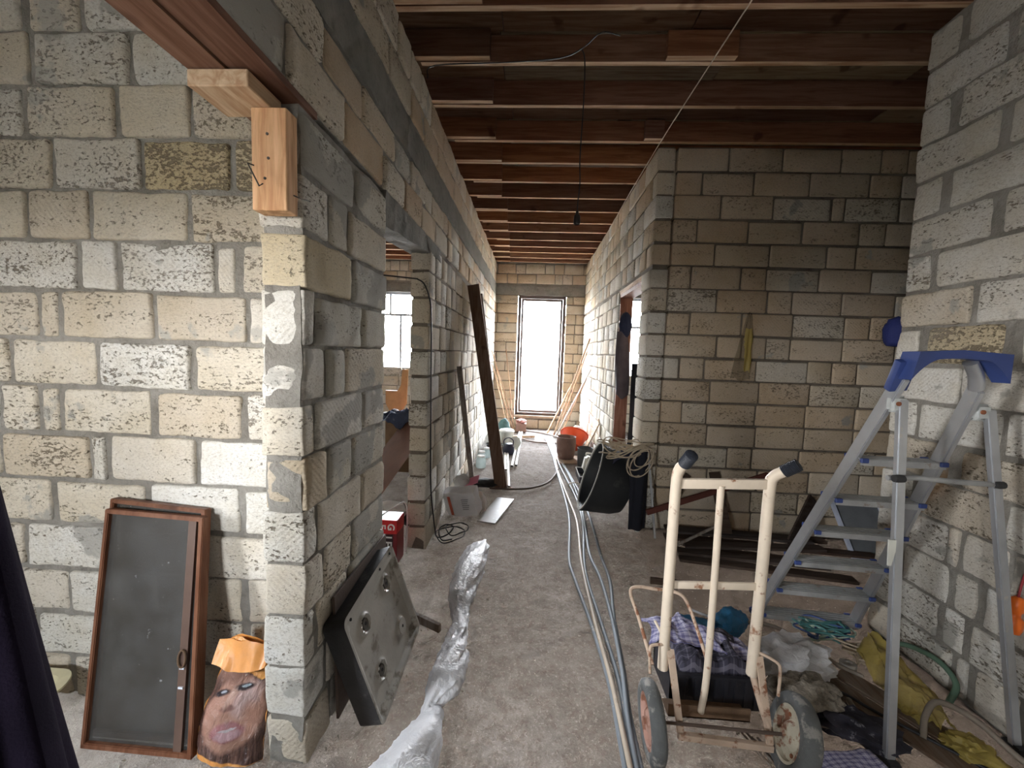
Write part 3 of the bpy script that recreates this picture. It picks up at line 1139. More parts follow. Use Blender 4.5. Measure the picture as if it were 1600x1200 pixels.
# guard bow: rails bend in to the blue top
bm = bmesh.new()
tube(bm, [RTp, (1.915, 1.815, 1.68), (1.87, 1.80, 1.735)], 0.026, 10, smooth_n=5)
obj('guard_bend', bm, alu, lad, smooth=True)
HL, HR = lerp(LF, LT, 0.915), lerp(RF, RTp, 0.93)
rail('support_leg', (1.592, 1.655, 0.012), (HL[0] + 0.035, HL[1] - 0.045, HL[2] + 0.04), 0.040, 0.026)
rail('support_leg', (2.238, 1.772, 0.012), (HR[0] + 0.075, HR[1] - 0.03, HR[2] + 0.02), 0.040, 0.026)
for hp in ((HL[0] + 0.02, HL[1] - 0.035, HL[2] + 0.02), (HR[0] + 0.045, HR[1] - 0.02, HR[2] + 0.01)):
    bm = bmesh.new()
    box(bm, (hp[0] - 0.035, hp[1] - 0.022, hp[2] - 0.04), (hp[0] + 0.035, hp[1] + 0.02, hp[2] + 0.035))
    bmesh.ops.bevel(bm, geom=list(bm.edges), offset=0.012, segments=3, affect='EDGES')
    hb = obj('hinge_bracket', bm, M('grey_moulded_plastic', (0.47, 0.50, 0.50), 0.5), lad, smooth=True)
    bm = bmesh.new()
    lathe(bm, [(0, 0), (0.010, 0), (0.010, 0.006), (0, 0.007)], 10, TR(hp[0] - 0.01, hp[1] - 0.022, hp[2]) @ RT(90, 'X'))
    obj('rivet', bm, rust, hb)
# steps: ribbed treads with a folded front lip and blue end clips
for t, dp in ((-0.008, 0.10), (0.144, 0.10), (0.294, 0.10), (0.441, 0.10), (0.578, 0.10), (0.728, 0.095)):
    a, b = Vector(lerp(LF, LT, t + 0.03)), Vector(lerp(RF, RTp, t + 0.03))
    z0 = (a.z + b.z) / 2
    a.z = b.z = z0
    bm = bmesh.new()
    dirx = (b - a).normalized()
    sidev = Vector((-dirx.y, dirx.x, 0))
    n = 9
    for i in range(n):
        s = -dp / 2 + dp * (i + 0.5) / n
        hgt = 0.0035 if i % 2 else 0.0
        bar(bm, a + sidev * s + Vector((0.014 if False else 0, 0, hgt)), b + sidev * s + Vector((0, 0, hgt)), dp / n * 1.02, 0.006)
    bar(bm, a - sidev * dp / 2 + Vector((0, 0, -0.011)), b - sidev * dp / 2 + Vector((0, 0, -0.011)), 0.003, 0.03)
    bar(bm, a + sidev * dp / 2 + Vector((0, 0, -0.011)), b + sidev * dp / 2 + Vector((0, 0, -0.011)), 0.003, 0.03)
    stp = obj('step', bm, alu_dull, lad)
    for e, sgn in ((a, 1), (b, -1)):
        for sd in (-1, 1):
            bm = bmesh.new()
            c = e + sidev * sd * (dp / 2 + 0.004) + dirx * sgn * 0.012
            box(bm, c - Vector((0.018, 0.007, 0.013)), c + Vector((0.018, 0.007, 0.010)))
            bmesh.ops.bevel(bm, geom=list(bm.edges), offset=0.003, segments=1, affect='EDGES')
            obj('end_clip', bm, blue_pl, stp)
# brace between the support legs
bm = bmesh.new()
tube(bm, [(1.585, 1.800, 1.215), (1.70, 1.795, 1.222), (1.85, 1.80, 1.212), (2.09, 1.84, 1.195)], 0.012, 8)
br = obj('brace', bm, alu_dull, lad, smooth=True)
for p in ((1.61, 1.775, 1.22), (2.085, 1.83, 1.198)):
    bm = bmesh.new()
    lathe(bm, [(0, -0.02), (0.016, -0.02), (0.018, 0), (0.016, 0.02), (0, 0.02)], 10, TR(*p) @ RT(90, 'Y'))
    obj('brace_knob', bm, M('dark_rubber', (0.03, 0.03, 0.032), 0.6), br, smooth=True)
# lock tongue hanging on the left leg
bm = bmesh.new()
sh = [(-0.012, 0.03), (0.018, 0.03), (0.020, -0.02), (0.008, -0.085), (-0.006, -0.085)]
for y in (1.735, 1.741):
    bm.faces.new([bm.verts.new((1.576 + x, y, 0.93 + z)) for x, z in sh])
bmesh.ops.bridge_loops(bm, edges=list(bm.edges))
obj('lock_tongue', bm, M('white_enamel', (0.62, 0.63, 0.58), 0.5), lad)
# blue top rail: bar with curved gussets down to the rails
bm = bmesh.new()
zt = 1.775


def top_fn(lo_side):
    pass


secs = []
N = 26
for i in range(N + 1):
    t = i / N
    x = 1.600 + (1.965 - 1.600) * t
    y = 1.765 + 0.01 * math.sin(PI * t)
    top = zt + 0.012 * (1 - abs(2 * t - 1)) - 0.004
    tl = max(0.0, 1 - t / 0.26)
    tr_ = max(0.0, 1 - (1 - t) / 0.26)
    low = 0.034 + 0.085 * tl ** 1.8 + 0.085 * tr_ ** 1.8
    yo = 0.034
    sh = 0.045 * tl
    secs.append([(x, y - yo, top), (x, y + yo + sh * 0.3, top), (x, y + yo + sh, top - low), (x, y - yo + sh * 0.6, top - low)])
rings = [[bm.verts.new(p) for p in s] for s in secs]
for A, B in zip(rings[:-1], rings[1:]):
    for k in range(4):
        bm.faces.new((A[k], A[(k + 1) % 4], B[(k + 1) % 4], B[k]))
bm.faces.new(rings[0][::-1])
bm.faces.new(rings[-1])
bmesh.ops.bevel(bm, geom=[e for e in bm.edges if e.calc_face_angle(0) > 0.6], offset=0.006, segments=2, affect='EDGES')
obj('top_rail', bm, blue_pl, lad, smooth=True)
bm = bmesh.new()
bar(bm, (1.612, 1.80, 1.735), lerp(LF, LT, 0.965), 0.036, 0.075, up=(1, 0, 0), bevel=0.006)
obj('rail_sleeve', bm, blue_pl, lad, smooth=True)
for p in (LF, RF, (1.592, 1.655, 0.012), (2.238, 1.772, 0.012)):
    bm = bmesh.new()
    box(bm, (p[0] - 0.026, p[1] - 0.036, -0.004), (p[0] + 0.026, p[1] + 0.036, 0.035))
    bmesh.ops.bevel(bm, geom=list(bm.edges), offset=0.006, segments=2, affect='EDGES')
    obj('foot', bm, blue_pl if p in (LF, RF) else M('dark_rubber', (0.03, 0.03, 0.032)), lad)

# ------------------------------------------------------------------ hand truck
cream = M('chipped_cream_paint', (0.72, 0.62, 0.50), 0.5, var=0.06, scale=12, bump=0.1, spot=(0.30, 0.14, 0.075), spot_lo=0.60, spot_scale=16)
cream_rusty = M('rusty_cream_paint', (0.55, 0.42, 0.32), 0.65, var=0.15, scale=12, bump=0.2, spot=(0.25, 0.11, 0.06), spot_lo=0.52, spot_scale=18)
rubber = M('dusty_tyre_rubber', (0.115, 0.12, 0.12), 0.85, var=0.2, bump=0.4, spot=(0.27, 0.26, 0.24), spot_lo=0.54, spot_scale=16)
rubber_d = M('black_grip_rubber', (0.022, 0.026, 0.036), 0.5, var=0.2, bump=0.3, bscale=120)
truck = thing('hand_truck', 'cream painted two wheeled hand truck with black grips and rusty patches', 'hand truck', (0.83, 1.65, 0))


def tp(name, pts, r, mat=cream, sm=6, sides=12, parent=truck, cap=True):
    bm = bmesh.new()
    tube(bm, pts, r, sides, smooth_n=sm, cap=cap)
    return obj(name, bm, mat, parent, smooth=True)


tp('upright_tube', [(0.632, 1.70, 0.33), (0.634, 1.70, 0.8), (0.636, 1.70, 1.16), (0.640, 1.688, 1.235), (0.651, 1.655, 1.275)], 0.0225)
tp('upright_tube', [(1.018, 1.70, 0.33), (1.024, 1.70, 0.8), (1.026, 1.70, 1.16), (1.034, 1.692, 1.225), (1.062, 1.668, 1.258)], 0.0225)
for pts in (((0.649, 1.662, 1.268), (0.660, 1.615, 1.322)), ((1.058, 1.672, 1.254), (1.098, 1.640, 1.296))):
    bm = bmesh.new()
    a, b = Vector(pts[0]), Vector(pts[1])
    n = 22
    tube(bm, [a.lerp(b, i / n) for i in range(n + 1)], [0.027 if i % 2 else 0.0245 for i in range(n)] + [0.02], 14)
    obj('hand_grip', bm, rubber_d, truck, smooth=True)
bm = bmesh.new()
bar(bm, (0.650, 1.698, 1.175), (1.010, 1.698, 1.190), 0.022, 0.042, bevel=0.004)
obj('crossbar', bm, cream, truck, smooth=True)
bm = bmesh.new()
bar(bm, (0.642, 1.70, 0.720), (1.008, 1.70, 0.735), 0.012, 0.032, bevel=0.003)
obj('crossbar', bm, cream, truck, smooth=True)
tp('centre_rod', [(0.822, 1.695, 1.175), (0.825, 1.695, 0.7), (0.826, 1.70, 0.30), (0.832, 1.74, 0.10)], 0.0145)
# struts down to the axle
for pts in (((0.655, 1.685, 0.43), (0.700, 1.63, 0.10)), ((1.035, 1.685, 0.43), (1.078, 1.63, 0.075))):
    bm = bmesh.new()
    bar(bm, pts[0], pts[1], 0.03, 0.010, up=(0, 1, 0), bevel=0.002)
    obj('strut', bm, cream_rusty, truck)
tp('strut', [(1.018, 1.70, 0.345), (1.055, 1.66, 0.20), (1.085, 1.64, 0.115)], 0.014, cream_rusty)
bm = bmesh.new()
bar(bm, (0.690, 1.628, 0.085), (1.09, 1.628, 0.062), 0.022, 0.028, bevel=0.003)
obj('axle_bar', bm, cream_rusty, truck)
bm = bmesh.new()
box(bm, (0.69, 1.75, 0.055), (1.06, 1.84, 0.062))
box(bm, (0.69, 1.75, 0.055), (1.06, 1.758, 0.115))
obj('nose_plate', bm, M('rusty_sheet', (0.20, 0.125, 0.075), 0.8, var=0.3, bump=0.3), truck)
tp('axle', [(0.59, 1.62, 0.150), (1.13, 1.605, 0.150)], 0.007, M('dark_axle_steel', (0.10, 0.07, 0.055), 0.8), sm=0)
# thin bent guards over the wheels
tp('wheel_guard', [(0.565, 1.66, 0.335), (0.560, 1.665, 0.43), (0.575, 1.675, 0.452), (0.640, 1.69, 0.450)], 0.006, cream_rusty)
tp('wheel_guard', [(1.03, 1.69, 0.445), (1.09, 1.66, 0.428), (1.105, 1.65, 0.40), (1.10, 1.64, 0.29)], 0.006, cream_rusty)
# folding toe loop of thin tube behind the uprights
tp('toe_loop', [(0.60, 1.74, 0.31), (0.575, 1.90, 0.42), (0.560, 2.02, 0.475), (0.60, 2.05, 0.492), (0.70, 2.06, 0.480), (0.78, 2.06, 0.475),
                (0.845, 2.03, 0.455), (0.875, 1.93, 0.36), (0.89, 1.82, 0.26)], 0.0085, cream_rusty)
tp('toe_loop_brace', [(0.66, 1.92, 0.40), (0.72, 1.84, 0.30)], 0.007, cream, sm=0)


def wheel(cx, cy, cz, r, w, yaw, tilt, hubmat):
    mt = TR(cx, cy, cz) @ RT(yaw, 'Z') @ RT(tilt, 'Y') @ RT(90, 'Y')
    bm = bmesh.new()
    lathe(bm, [(r * 0.66, -w * .36), (r * 0.72, -w * .5), (r * 0.90, -w * .5), (r * 0.975, -w * .36), (r, -w * .12), (r, w * .12), (r * 0.975, w * .36), (r * 0.9, w * .5), (r * .72, w * .5), (r * .66, w * .36)], 40, mt)
    t = obj('tyre', bm, rubber, truck, smooth=True)
    bm = bmesh.new()
    lathe(bm, [(r * 0.67, -w * .42), (r * 0.60, -w * .40), (r * 0.56, -w * .15), (r * 0.36, -w * .10), (r * 0.24, -w * .42), (r * 0.10, -w * .46), (r * 0.10, -w * .62), (0, -w * .62)], 32, mt)
    lathe(bm, [(r * 0.67, w * .42), (r * 0.60, w * .40), (r * 0.56, w * .15), (r * 0.36, w * .10), (r * 0.24, w * .42), (r * 0.10, w * .46), (r * 0.10, w * .62), (0, w * .62)], 32, mt)
    h = obj('hub', bm, hubmat, t, smooth=True)
    for k in range(4):
        a_ = PI / 4 + k * PI / 2
        bm = bmesh.new()
        lathe(bm, [(0, -w * .2), (r * .05, -w * .2), (r * .05, -w * .08)], 8, mt @ TR(r * .45 * math.cos(a_), r * .45 * math.sin(a_), 0))
        obj('bolt', bm, rust, t)


wheel(0.572, 1.62, 0.150, 0.152, 0.058, -2, -2, M('rusty_pink_hub', (0.42, 0.25, 0.20), 0.7, var=0.2, spot=(0.24, 0.11, 0.07), spot_lo=0.5, bump=0.2))
wheel(1.150, 1.60, 0.152, 0.158, 0.070, -12, 14, M('chipped_hub', (0.50, 0.46, 0.36), 0.7, var=0.2, spot=(0.22, 0.10, 0.06), spot_lo=0.5, spot_scale=20, bump=0.2))

# ------------------------------------------------------------------ crate and plaid cloth behind the truck
crate = thing('plastic_crate', 'dark plastic crate full of folded clothes behind the hand truck', 'crate', (0.93, 1.99, 0))
bm = bmesh.new()
x0, x1, y0, y1 = 0.735, 1.17, 1.86, 2.12
for lo, hi_ in (((x0, y0, 0.012), (x1, y1, 0.03)), ((x0, y0, 0.03), (x1, y0 + 0.012, 0.17)), ((x0, y1 - 0.012, 0.03), (x1, y1, 0.17)), ((x0, y0, 0.03), (x0 + 0.012, y1, 0.17)), ((x1 - 0.012, y0, 0.03), (x1, y1, 0.17))):
    box(bm, lo, hi_)
dkpl = M('black_plastic', (0.022, 0.022, 0.028), 0.5, var=0.2, bump=0.1, spot=(0.09, 0.085, 0.08), spot_lo=0.66)
obj('crate_body', bm, dkpl, crate)
for i in range(9):
    bm = bmesh.new()
    x = x0 + 0.03 + i * (x1 - x0 - 0.06) / 8
    box(bm, (x - 0.008, y0 - 0.008, 0.02), (x + 0.008, y0, 0.168))
    obj('rib', bm, dkpl, crate)
bm = bmesh.new()
for lo, hi_ in (((x0 - 0.012, y0 - 0.012, 0.168), (x1 + 0.012, y0 + 0.006, 0.182)), ((x0 - 0.012, y1 - 0.006, 0.168), (x1 + 0.012, y1 + 0.012, 0.182)), ((x0 - 0.012, y0, 0.168), (x0 + 0.006, y1, 0.182)), ((x1 - 0.006, y0, 0.168), (x1 + 0.012, y1, 0.182))):
    box(bm, lo, hi_)
obj('crate_rim', bm, dkpl, crate)
plaid = plaid_mat('violet_plaid_cloth', (0.34, 0.33, 0.50), (0.05, 0.045, 0.16), (0.66, 0.65, 0.74))
dark_plaid = plaid_mat('dark_plaid_cloth', (0.045, 0.042, 0.065), (0.012, 0.012, 0.02), (0.16, 0.15, 0.19))


def cloth(name, cx, cy, sx, sy, zfun, mat, label, cat, n=46, amp=0.02, seed=0.0, rot=0.0, group=None, parent=None, thick=0.004):
    bm = bmesh.new()
    ca, sa = math.cos(rot), math.sin(rot)

    def fn(u, v):
        lx, ly = (u - 0.5) * sx, (v - 0.5) * sy
        x, y = cx + lx * ca - ly * sa, cy + lx * sa + ly * ca
        p = (x, y, 0)
        w = ridge(p, 5.0, seed, 3)
        z = zfun(u, v, x, y) + (w - 0.45) * amp * 2
        return Vector((x + noisev(p, 6, seed + 3) * amp * 1.2, y + noisev(p, 6, seed + 9) * amp * 1.2, max(z, 0.006)))
    sheet(bm, fn, n, n)
    o = obj(name, bm, mat, parent, smooth=True)
    thicken(o, thick)
    if label:
        tag(o, label, cat, group)
    return o


def mound(cu, h, base, edge=0.15):
    def f(u, v, x, y):
        e = min(u, v, 1 - u, 1 - v)
        k = min(1, e / edge)
        return base + h * (k * k * (3 - 2 * k))
    return f


cloth('folded_clothes', 0.95, 1.985, 0.40, 0.225, mound(0, 0.16, 0.05, 0.10), dark_plaid, 'pile of dark checked clothes filling the crate', 'clothes', seed=3.0, amp=0.045, n=64)
cloth('plaid_cloth', 0.92, 2.06, 0.50, 0.22, lambda u, v, x, y: 0.250 + 0.03 * math.sin(v * PI) - 0.08 * max(0, u - 0.5) * 2 - 0.05 * max(0, 0.1 - u) * 8, plaid,
      'violet and white checked cloth lying over the clothes in the crate', 'cloth', amp=0.032, seed=11, rot=-0.10, n=60)


# ------------------------------------------------------------------ ropes, hoses, pipes
def path_obj(name, pts, r, mat, label=None, cat=None, group=None, n=6, sides=8, parent=None, closed=False):
    bm = bmesh.new()
    tube(bm, pts, r, sides, smooth_n=0 if closed else n, closed=closed)
    o = obj(name, bm, mat, parent, smooth=True)
    if label:
        tag(o, label, cat, group)
    return o


pipe_m = M('grey_conduit', (0.20, 0.225, 0.25), 0.55, var=0.1, bump=0.05, spot=(0.44, 0.42, 0.38), spot_lo=0.62)
pipe_b = M('beige_conduit', (0.50, 0.42, 0.33), 0.5, var=0.12, bump=0.05, spot=(0.35, 0.28, 0.2), spot_lo=0.6)
LP = [(0.315, 8.0), (0.395, 6.6), (0.40, 5.6), (0.45, 4.5), (0.455, 3.9), (0.385, 3.2), (0.375, 2.9), (0.42, 2.35), (0.455, 1.95), (0.452, 1.6), (0.44, 1.25)]
RP = [(0.455, 8.1), (0.50, 6.6), (0.60, 5.6), (0.665, 4.7), (0.655, 3.9), (0.62, 3.3), (0.63, 2.9), (0.60, 2.5), (0.565, 2.05), (0.525, 1.75), (0.50, 1.25)]
rp = random.Random(5)
for i in range(5):
    t = i / 4
    pts = []
    for j, (l, r_) in enumerate(zip(LP, RP)):
        tt = t + (0.1 * math.sin(j * 1.1 + i * 2.1)) * (0 if j < 2 else 1)
        x = l[0] + (r_[0] - l[0]) * tt
        y = l[1] + (r_[1] - l[1]) * tt
        pts.append((x, y, 0.019 + (0.016 if i in (1, 3) and 3 < j < 10 else 0.0)))
    path_obj('conduit_pipe', pts, 0.0125, pipe_b if i == 1 else pipe_m,
             ('beige conduit pipe in the long bundle on the floor, second from its left edge' if i == 1 else
              ['grey conduit pipe bulging furthest left in the bundle on the floor', '', 'grey conduit pipe in the middle of the long bundle on the floor',
               'grey conduit pipe next to the rightmost of the floor bundle', 'grey conduit pipe along the right edge of the floor bundle'][i]), 'pipe', 'conduit pipes running along the corridor', n=6, sides=10)
bm = bmesh.new()
tube(bm, [Vector((0.60 + 0.085 * math.cos(a), 5.0 + 0.03 * math.sin(a), 0.035 + 0.032 * math.sin(a))) for a in (2 * PI * k / 24 for k in range(24))], 0.007, 6, closed=True)
tag(obj('binding_wire', bm, pipe_b, smooth=True), 'loop of tape binding the grey pipe bundle on the floor', 'tie')

hose_m = M('brown_hose', (0.10, 0.07, 0.055), 0.7, bump=0.1)
path_obj('rubber_hose', [(-0.47, 4.80, 0.02), (-0.2, 4.80, 0.02), (0.05, 4.88, 0.02), (0.25, 5.1, 0.02), (0.36, 5.4, 0.02), (0.44, 5.75, 0.02)], 0.014, hose_m,
         'thin dark brown hose curving across the corridor floor below the pipes', 'hose')
path_obj('rubber_hose', [(-0.30, 7.9, 0.02), (0.0, 7.55, 0.02), (0.25, 7.45, 0.02), (0.55, 7.5, 0.02), (0.62, 7.9, 0.02), (0.35, 8.3, 0.02), (0.0, 8.45, 0.03), (-0.25, 8.55, 0.03)], 0.017, M('taupe_hose', (0.20, 0.15, 0.12), 0.7),
         'taupe hose looped on the floor just inside the glazed end door', 'hose')

# pvc pipes on the floor to the left of the walkway
white_pvc = M('white_pvc', (0.72, 0.70, 0.66), 0.35, var=0.05, bump=0)
for a, b_, lab in (((-0.235, 4.84), (-0.375, 6.75), 'white plastic pipe lying beside the leaning dark boards'),
                   ((-0.33, 5.55), (-0.40, 6.6), 'short white pipe end showing behind the leaning dark boards'),
                   ((-0.245, 5.75), (-0.215, 8.3), 'white pipe, left one of the pair along the walkway'),
                   ((-0.185, 5.80), (-0.165, 8.3), 'white pipe, right one of the pair along the walkway')):
    bm = bmesh.new()
    tube(bm, [Vector((*a, 0.032)), Vector((*b_, 0.032))], 0.021, 14, cap=False)
    tube(bm, [Vector((*a, 0.032)), Vector((*b_, 0.032))], 0.018, 14, cap=False)
    tag(obj('plastic_pipe', bm, white_pvc, smooth=True), lab, 'pipe', 'white plastic pipes on the floor')

# ------------------------------------------------------------------ sticks and boards leaning on the corridor walls
rs = random.Random(9)


def leaner(name, a, b_, w, t, mat, label, cat, group=None, up=(1, 0, 0), bev=0.002):
    bm = bmesh.new()
    bar(bm, a, b_, w, t, up=up, bevel=bev)
    return tag(obj(name, bm, mat), label, cat, group)


leaner('board', (-0.33, 4.86, 0.005), (-0.79, 5.12, 2.55), 0.150, 0.035, old_board, 'wide dark brown board leaning tall against the left corridor wall', 'board', 'tall boards leaning on the left corridor wall', up=(0.0, 1, 0.0))
leaner('board', (-0.37, 5.12, 0.005), (-0.79, 5.58, 2.50), 0.12, 0.030, old_board, 'second dark board behind the wide one, its top lower and ragged', 'board', 'tall boards leaning on the left corridor wall', up=(0.0, 1, 0.0))
leaner('timber_batten', (-0.72, 5.02, 0.0), (-0.822, 4.45, 1.53), 0.060, 0.022, grey_board, 'slim weathered grey batten leaning on the left corridor wall', 'batten', up=(0, 1, 0))
for i, (a, b_, lab) in enumerate([
        ((-0.30, 8.45, 0.0), (-0.835, 8.05, 1.75), 'cane leaning in the far left corner, nearest of the five'),
        ((-0.36, 8.55, 0.0), (-0.835, 8.2, 1.45), 'cane leaning in the far left corner, shorter and second'),
        ((-0.42, 8.6, 0.0), (-0.83, 8.45, 1.62), 'cane leaning in the far left corner, third of the five'),
        ((-0.48, 8.5, 0.0), (-0.835, 8.6, 1.35), 'cane leaning in the far left corner, shortest of the five'),
        ((-0.375, 8.82, 0.0), (-0.60, 8.90, 1.78), 'pale stick leaning on the end wall just beside the glazed door')]):
    bm = bmesh.new()
    tube(bm, [Vector(a), Vector(a).lerp(Vector(b_), 0.5) + Vector((0.01, 0.01, 0)), Vector(b_)], 0.011, 7, smooth_n=3)
    tag(obj('cane', bm, stick_wood, smooth=True), lab, 'stick', 'thin sticks leaning in the far left corner')
for i, (a, b_, r_, lab) in enumerate([
        ((0.50, 8.25, 0.0), (1.07, 7.62, 2.02), 0.018, 'long pale pole leaning right of the end door, tallest of the bunch'),
        ((0.56, 8.2, 0.0), (1.07, 7.9, 1.78), 0.014, 'thin pole leaning right of the end door, close behind the tallest'),
        ((0.60, 8.0, 0.0), (1.07, 7.8, 1.25), 0.014, 'short brown pole leaning right of the end door'),
        ((0.36, 8.35, 0.0), (0.90, 8.885, 1.05), 0.018, 'brown pole slanting low before the end door sill'),
        ((0.53, 8.1, 0.0), (1.07, 7.3, 1.45), 0.012, 'white tube standing among the poles right of the end door')]):
    bm = bmesh.new()
    tube(bm, [Vector(a), Vector(b_)], r_, 8)
    tag(obj('pole', bm, white_pvc if i == 4 else stick_wood, smooth=True), lab, 'pole', 'poles leaning right of the end door')
leaner('plank', (0.86, 6.55, 0.0), (1.075, 6.2, 0.68), 0.02, 0.13, pale_wood, 'short pale plank leaning on the right corridor wall behind the dark pot', 'plank', up=(0, 1, 0.3))

# ------------------------------------------------------------------ pots, tubs and bags on the right of the corridor


def lathed(name, prof, loc, mat, label, cat, seg=28, group=None, mat4=None):
    bm = bmesh.new()
    lathe(bm, prof, seg, (mat4 or TR(*loc)))
    return tag(obj(name, bm, mat, smooth=True), label, cat, group)


clay = M('brown_glazed_clay', (0.17, 0.10, 0.08), 0.6, var=0.15, bump=0.2, spot=(0.26, 0.19, 0.16), spot_lo=0.6)
lathed('clay_pot', [(0, 0), (0.125, 0), (0.15, 0.12), (0.158, 0.25), (0.15, 0.34), (0.158, 0.352), (0.15, 0.357), (0.138, 0.345), (0.146, 0.24), (0.135, 0.1), (0.11, 0.02), (0, 0.02)], (0.60, 6.38, 0.03), clay,
       'brown clay pot without lid standing beside the pipe bundle', 'pot')
leaner('board_offcut', (0.45, 6.25, 0.018), (0.86, 6.35, 0.018), 0.42, 0.025, M('dusty_chipboard', (0.30, 0.22, 0.16), 0.9, bump=0.3), 'flat dusty board offcut under the brown clay pot', 'board', up=(0, 0, 1))
lathed('metal_pot', [(0, 0), (0.11, 0), (0.115, 0.27), (0.122, 0.275), (0.115, 0.282), (0.106, 0.27), (0.10, 0.02), (0, 0.02)], (0.86, 6.05, 0.01), M('dark_grey_metal', (0.05, 0.052, 0.055), 0.5),
       'small dark grey cylindrical pot right of the brown clay pot', 'pot')
# orange-red tub lying on its side
orange = M('red_orange_plastic', (0.80, 0.10, 0.03), 0.4, var=0.08, bump=0.05)
m4 = TR(0.78, 7.05, 0.17) @ RT(18, 'Z') @ RT(28, 'Y') @ RT(-32, 'X')
bm = bmesh.new()
lathe(bm, [(0, -0.12), (0.15, -0.12), (0.235, 0.13), (0.255, 0.13), (0.255, 0.14), (0.225, 0.142), (0.14, -0.10), (0, -0.10)], 32, m4)
tag(obj('plastic_tub', bm, orange, smooth=True), 'bright red-orange plastic tub lying tilted behind the clay pot', 'tub')


def bag(name, c, s, mat, label, cat, seed=0.0, amp=0.22, squash=1.0, group=None, sub=4, parent=None, rot=0.0):
    """Crumpled bag: a ball pushed into creases and slumped on the floor."""
    bm = bmesh.new()
    bmesh.ops.create_icosphere(bm, subdivisions=sub, radius=1.0)
    for v in bm.verts:
        p = v.co.copy()
        w = ridge(p, 1.6, seed, 4)
        k = 1 + (w - 0.45) * amp * 2 + noisev(p, 0.9, seed + 4) * amp
        v.co = Vector((p.x * s[0] * k, p.y * s[1] * k, p.z * s[2] * k))
        zmin = -s[2] * 0.78
        if v.co.z < zmin:
            v.co.z = zmin + (v.co.z - zmin) * 0.1
    bmesh.ops.rotate(bm, verts=bm.verts, matrix=Matrix.Rotation(rot, 3, 'Z'))
    lo = min(v.co.z for v in bm.verts)
    bmesh.ops.translate(bm, verts=bm.verts, vec=Vector((c[0], c[1], c[2] - lo)))
    o = obj(name, bm, mat, parent, smooth=True)
    if label:
        tag(o, label, cat, group)
    return o


film_clear = film_mat('cloudy_polythene', (0.72, 0.66, 0.60), 0.8)
film_white = film_mat('white_polythene', (0.88, 0.88, 0.90), 0.95, 0.35, 0.3)
film_grey = film_mat('grey_polythene', (0.62, 0.60, 0.56), 0.85)
film_yellow = film_mat('yellow_polythene', (0.56, 0.44, 0.12), 0.85)
film_blue = film_mat('blue_polythene', (0.05, 0.25, 0.48), 0.88)
bag('plastic_bag', (0.93, 7.60, 0.0), (0.14, 0.15, 0.19), film_clear, 'cloudy full plastic bag by the wall behind the red-orange tub', 'bag', 2.0, 0.14)
bag('plastic_bag', (0.72, 7.60, 0.0), (0.10, 0.10, 0.15), film_clear, 'smaller cloudy bag near the poles left of the full bag', 'bag', 6.0, 0.14)
# white canister on a black tray
can = thing('canister', 'dirty white plastic canister with a blue label beside the black rubber tub', 'canister', (0.83, 5.45, 0.0))
bm = bmesh.new()
box(bm, (0.735, 5.36, 0.10), (0.945, 5.52, 0.31))
bmesh.ops.bevel(bm, geom=list(bm.edges), offset=0.03, segments=3, affect='EDGES')
bmesh.ops.rotate(bm, verts=bm.verts, cent=Vector((0.83, 5.45, 0.1)), matrix=Matrix.Rotation(math.radians(12), 3, 'Y'))
obj('canister_body', bm, M('dirty_white_plastic', (0.66, 0.65, 0.58), 0.5, spot=(0.35, 0.34, 0.24), spot_lo=0.58, spot_scale=8), can, smooth=True)
bm = bmesh.new()
tube(bm, [(0.79, 5.44, 0.318), (0.80, 5.44, 0.36), (0.88, 5.44, 0.345), (0.885, 5.44, 0.30)], 0.012, 8, smooth_n=4)
obj('handle', bm, M('dirty_white_plastic', (0.66, 0.65, 0.58)), can, smooth=True)
bm = bmesh.new()
box(bm, (0.86, 5.345, 0.12), (0.925, 5.352, 0.21))
obj('label_patch', bm, M('blue_label', (0.06, 0.15, 0.30), 0.6), can)
tray = thing('black_tray', 'shallow black plastic tray under the white canister', 'tray', (0.85, 5.4, 0))
bm = bmesh.new()
for lo, hi_ in (((0.68, 5.18, 0.012), (1.03, 5.62, 0.022)), ((0.68, 5.18, 0.022), (0.69, 5.62, 0.1)), ((1.02, 5.18, 0.022), (1.03, 5.62, 0.1)), ((0.69, 5.18, 0.022), (1.02, 5.19, 0.1)), ((0.69, 5.61, 0.022), (1.02, 5.62, 0.1))):
    box(bm, lo, hi_)
obj('tray_shell', bm, dkpl, tray)
bm = bmesh.new()
tube(bm, [Vector(p) for p in ((0.68, 5.18, 0.102), (1.03, 5.18, 0.102), (1.03, 5.62, 0.102), (0.68, 5.62, 0.102))], 0.008, 6, closed=True)
obj('tray_rim', bm, film_grey, tray)

# ------------------------------------------------------------------ black rubber tub lying on its side with a rope coil
blk_rub = M('black_tub_rubber', (0.020, 0.022, 0.024), 0.62, var=0.2, scale=5, bump=0.25, bscale=20, spot=(0.05, 0.05, 0.048), spot_lo=0.6, spot_scale=4)
inner_rub = M('dusty_tub_rim', (0.30, 0.29, 0.25), 0.8, var=0.3, bump=0.3)
tubt = thing('rubber_tub', 'big black rubber tub lying on its side before the side doorway', 'tub', (0.98, 4.1, 0))
m4 = TR(0.865, 4.12, 0.385) @ RT(-3, 'Z') @ RT(-72, 'Y')
bm = bmesh.new()
lathe(bm, [(0.0, -0.16), (0.26, -0.16), (0.31, -0.08), (0.345, 0.06), (0.365, 0.19), (0.375, 0.215), (0.362, 0.222), (0.350, 0.20), (0.33, 0.06), (0.29, -0.08), (0.24, -0.135), (0.0, -0.135)], 48, m4)
for v in bm.verts:
    v.co += Vector((0, 0, 0.012 * noisev(v.co, 5, 2)))
obj('tub_shell', bm, blk_rub, tubt, smooth=True)
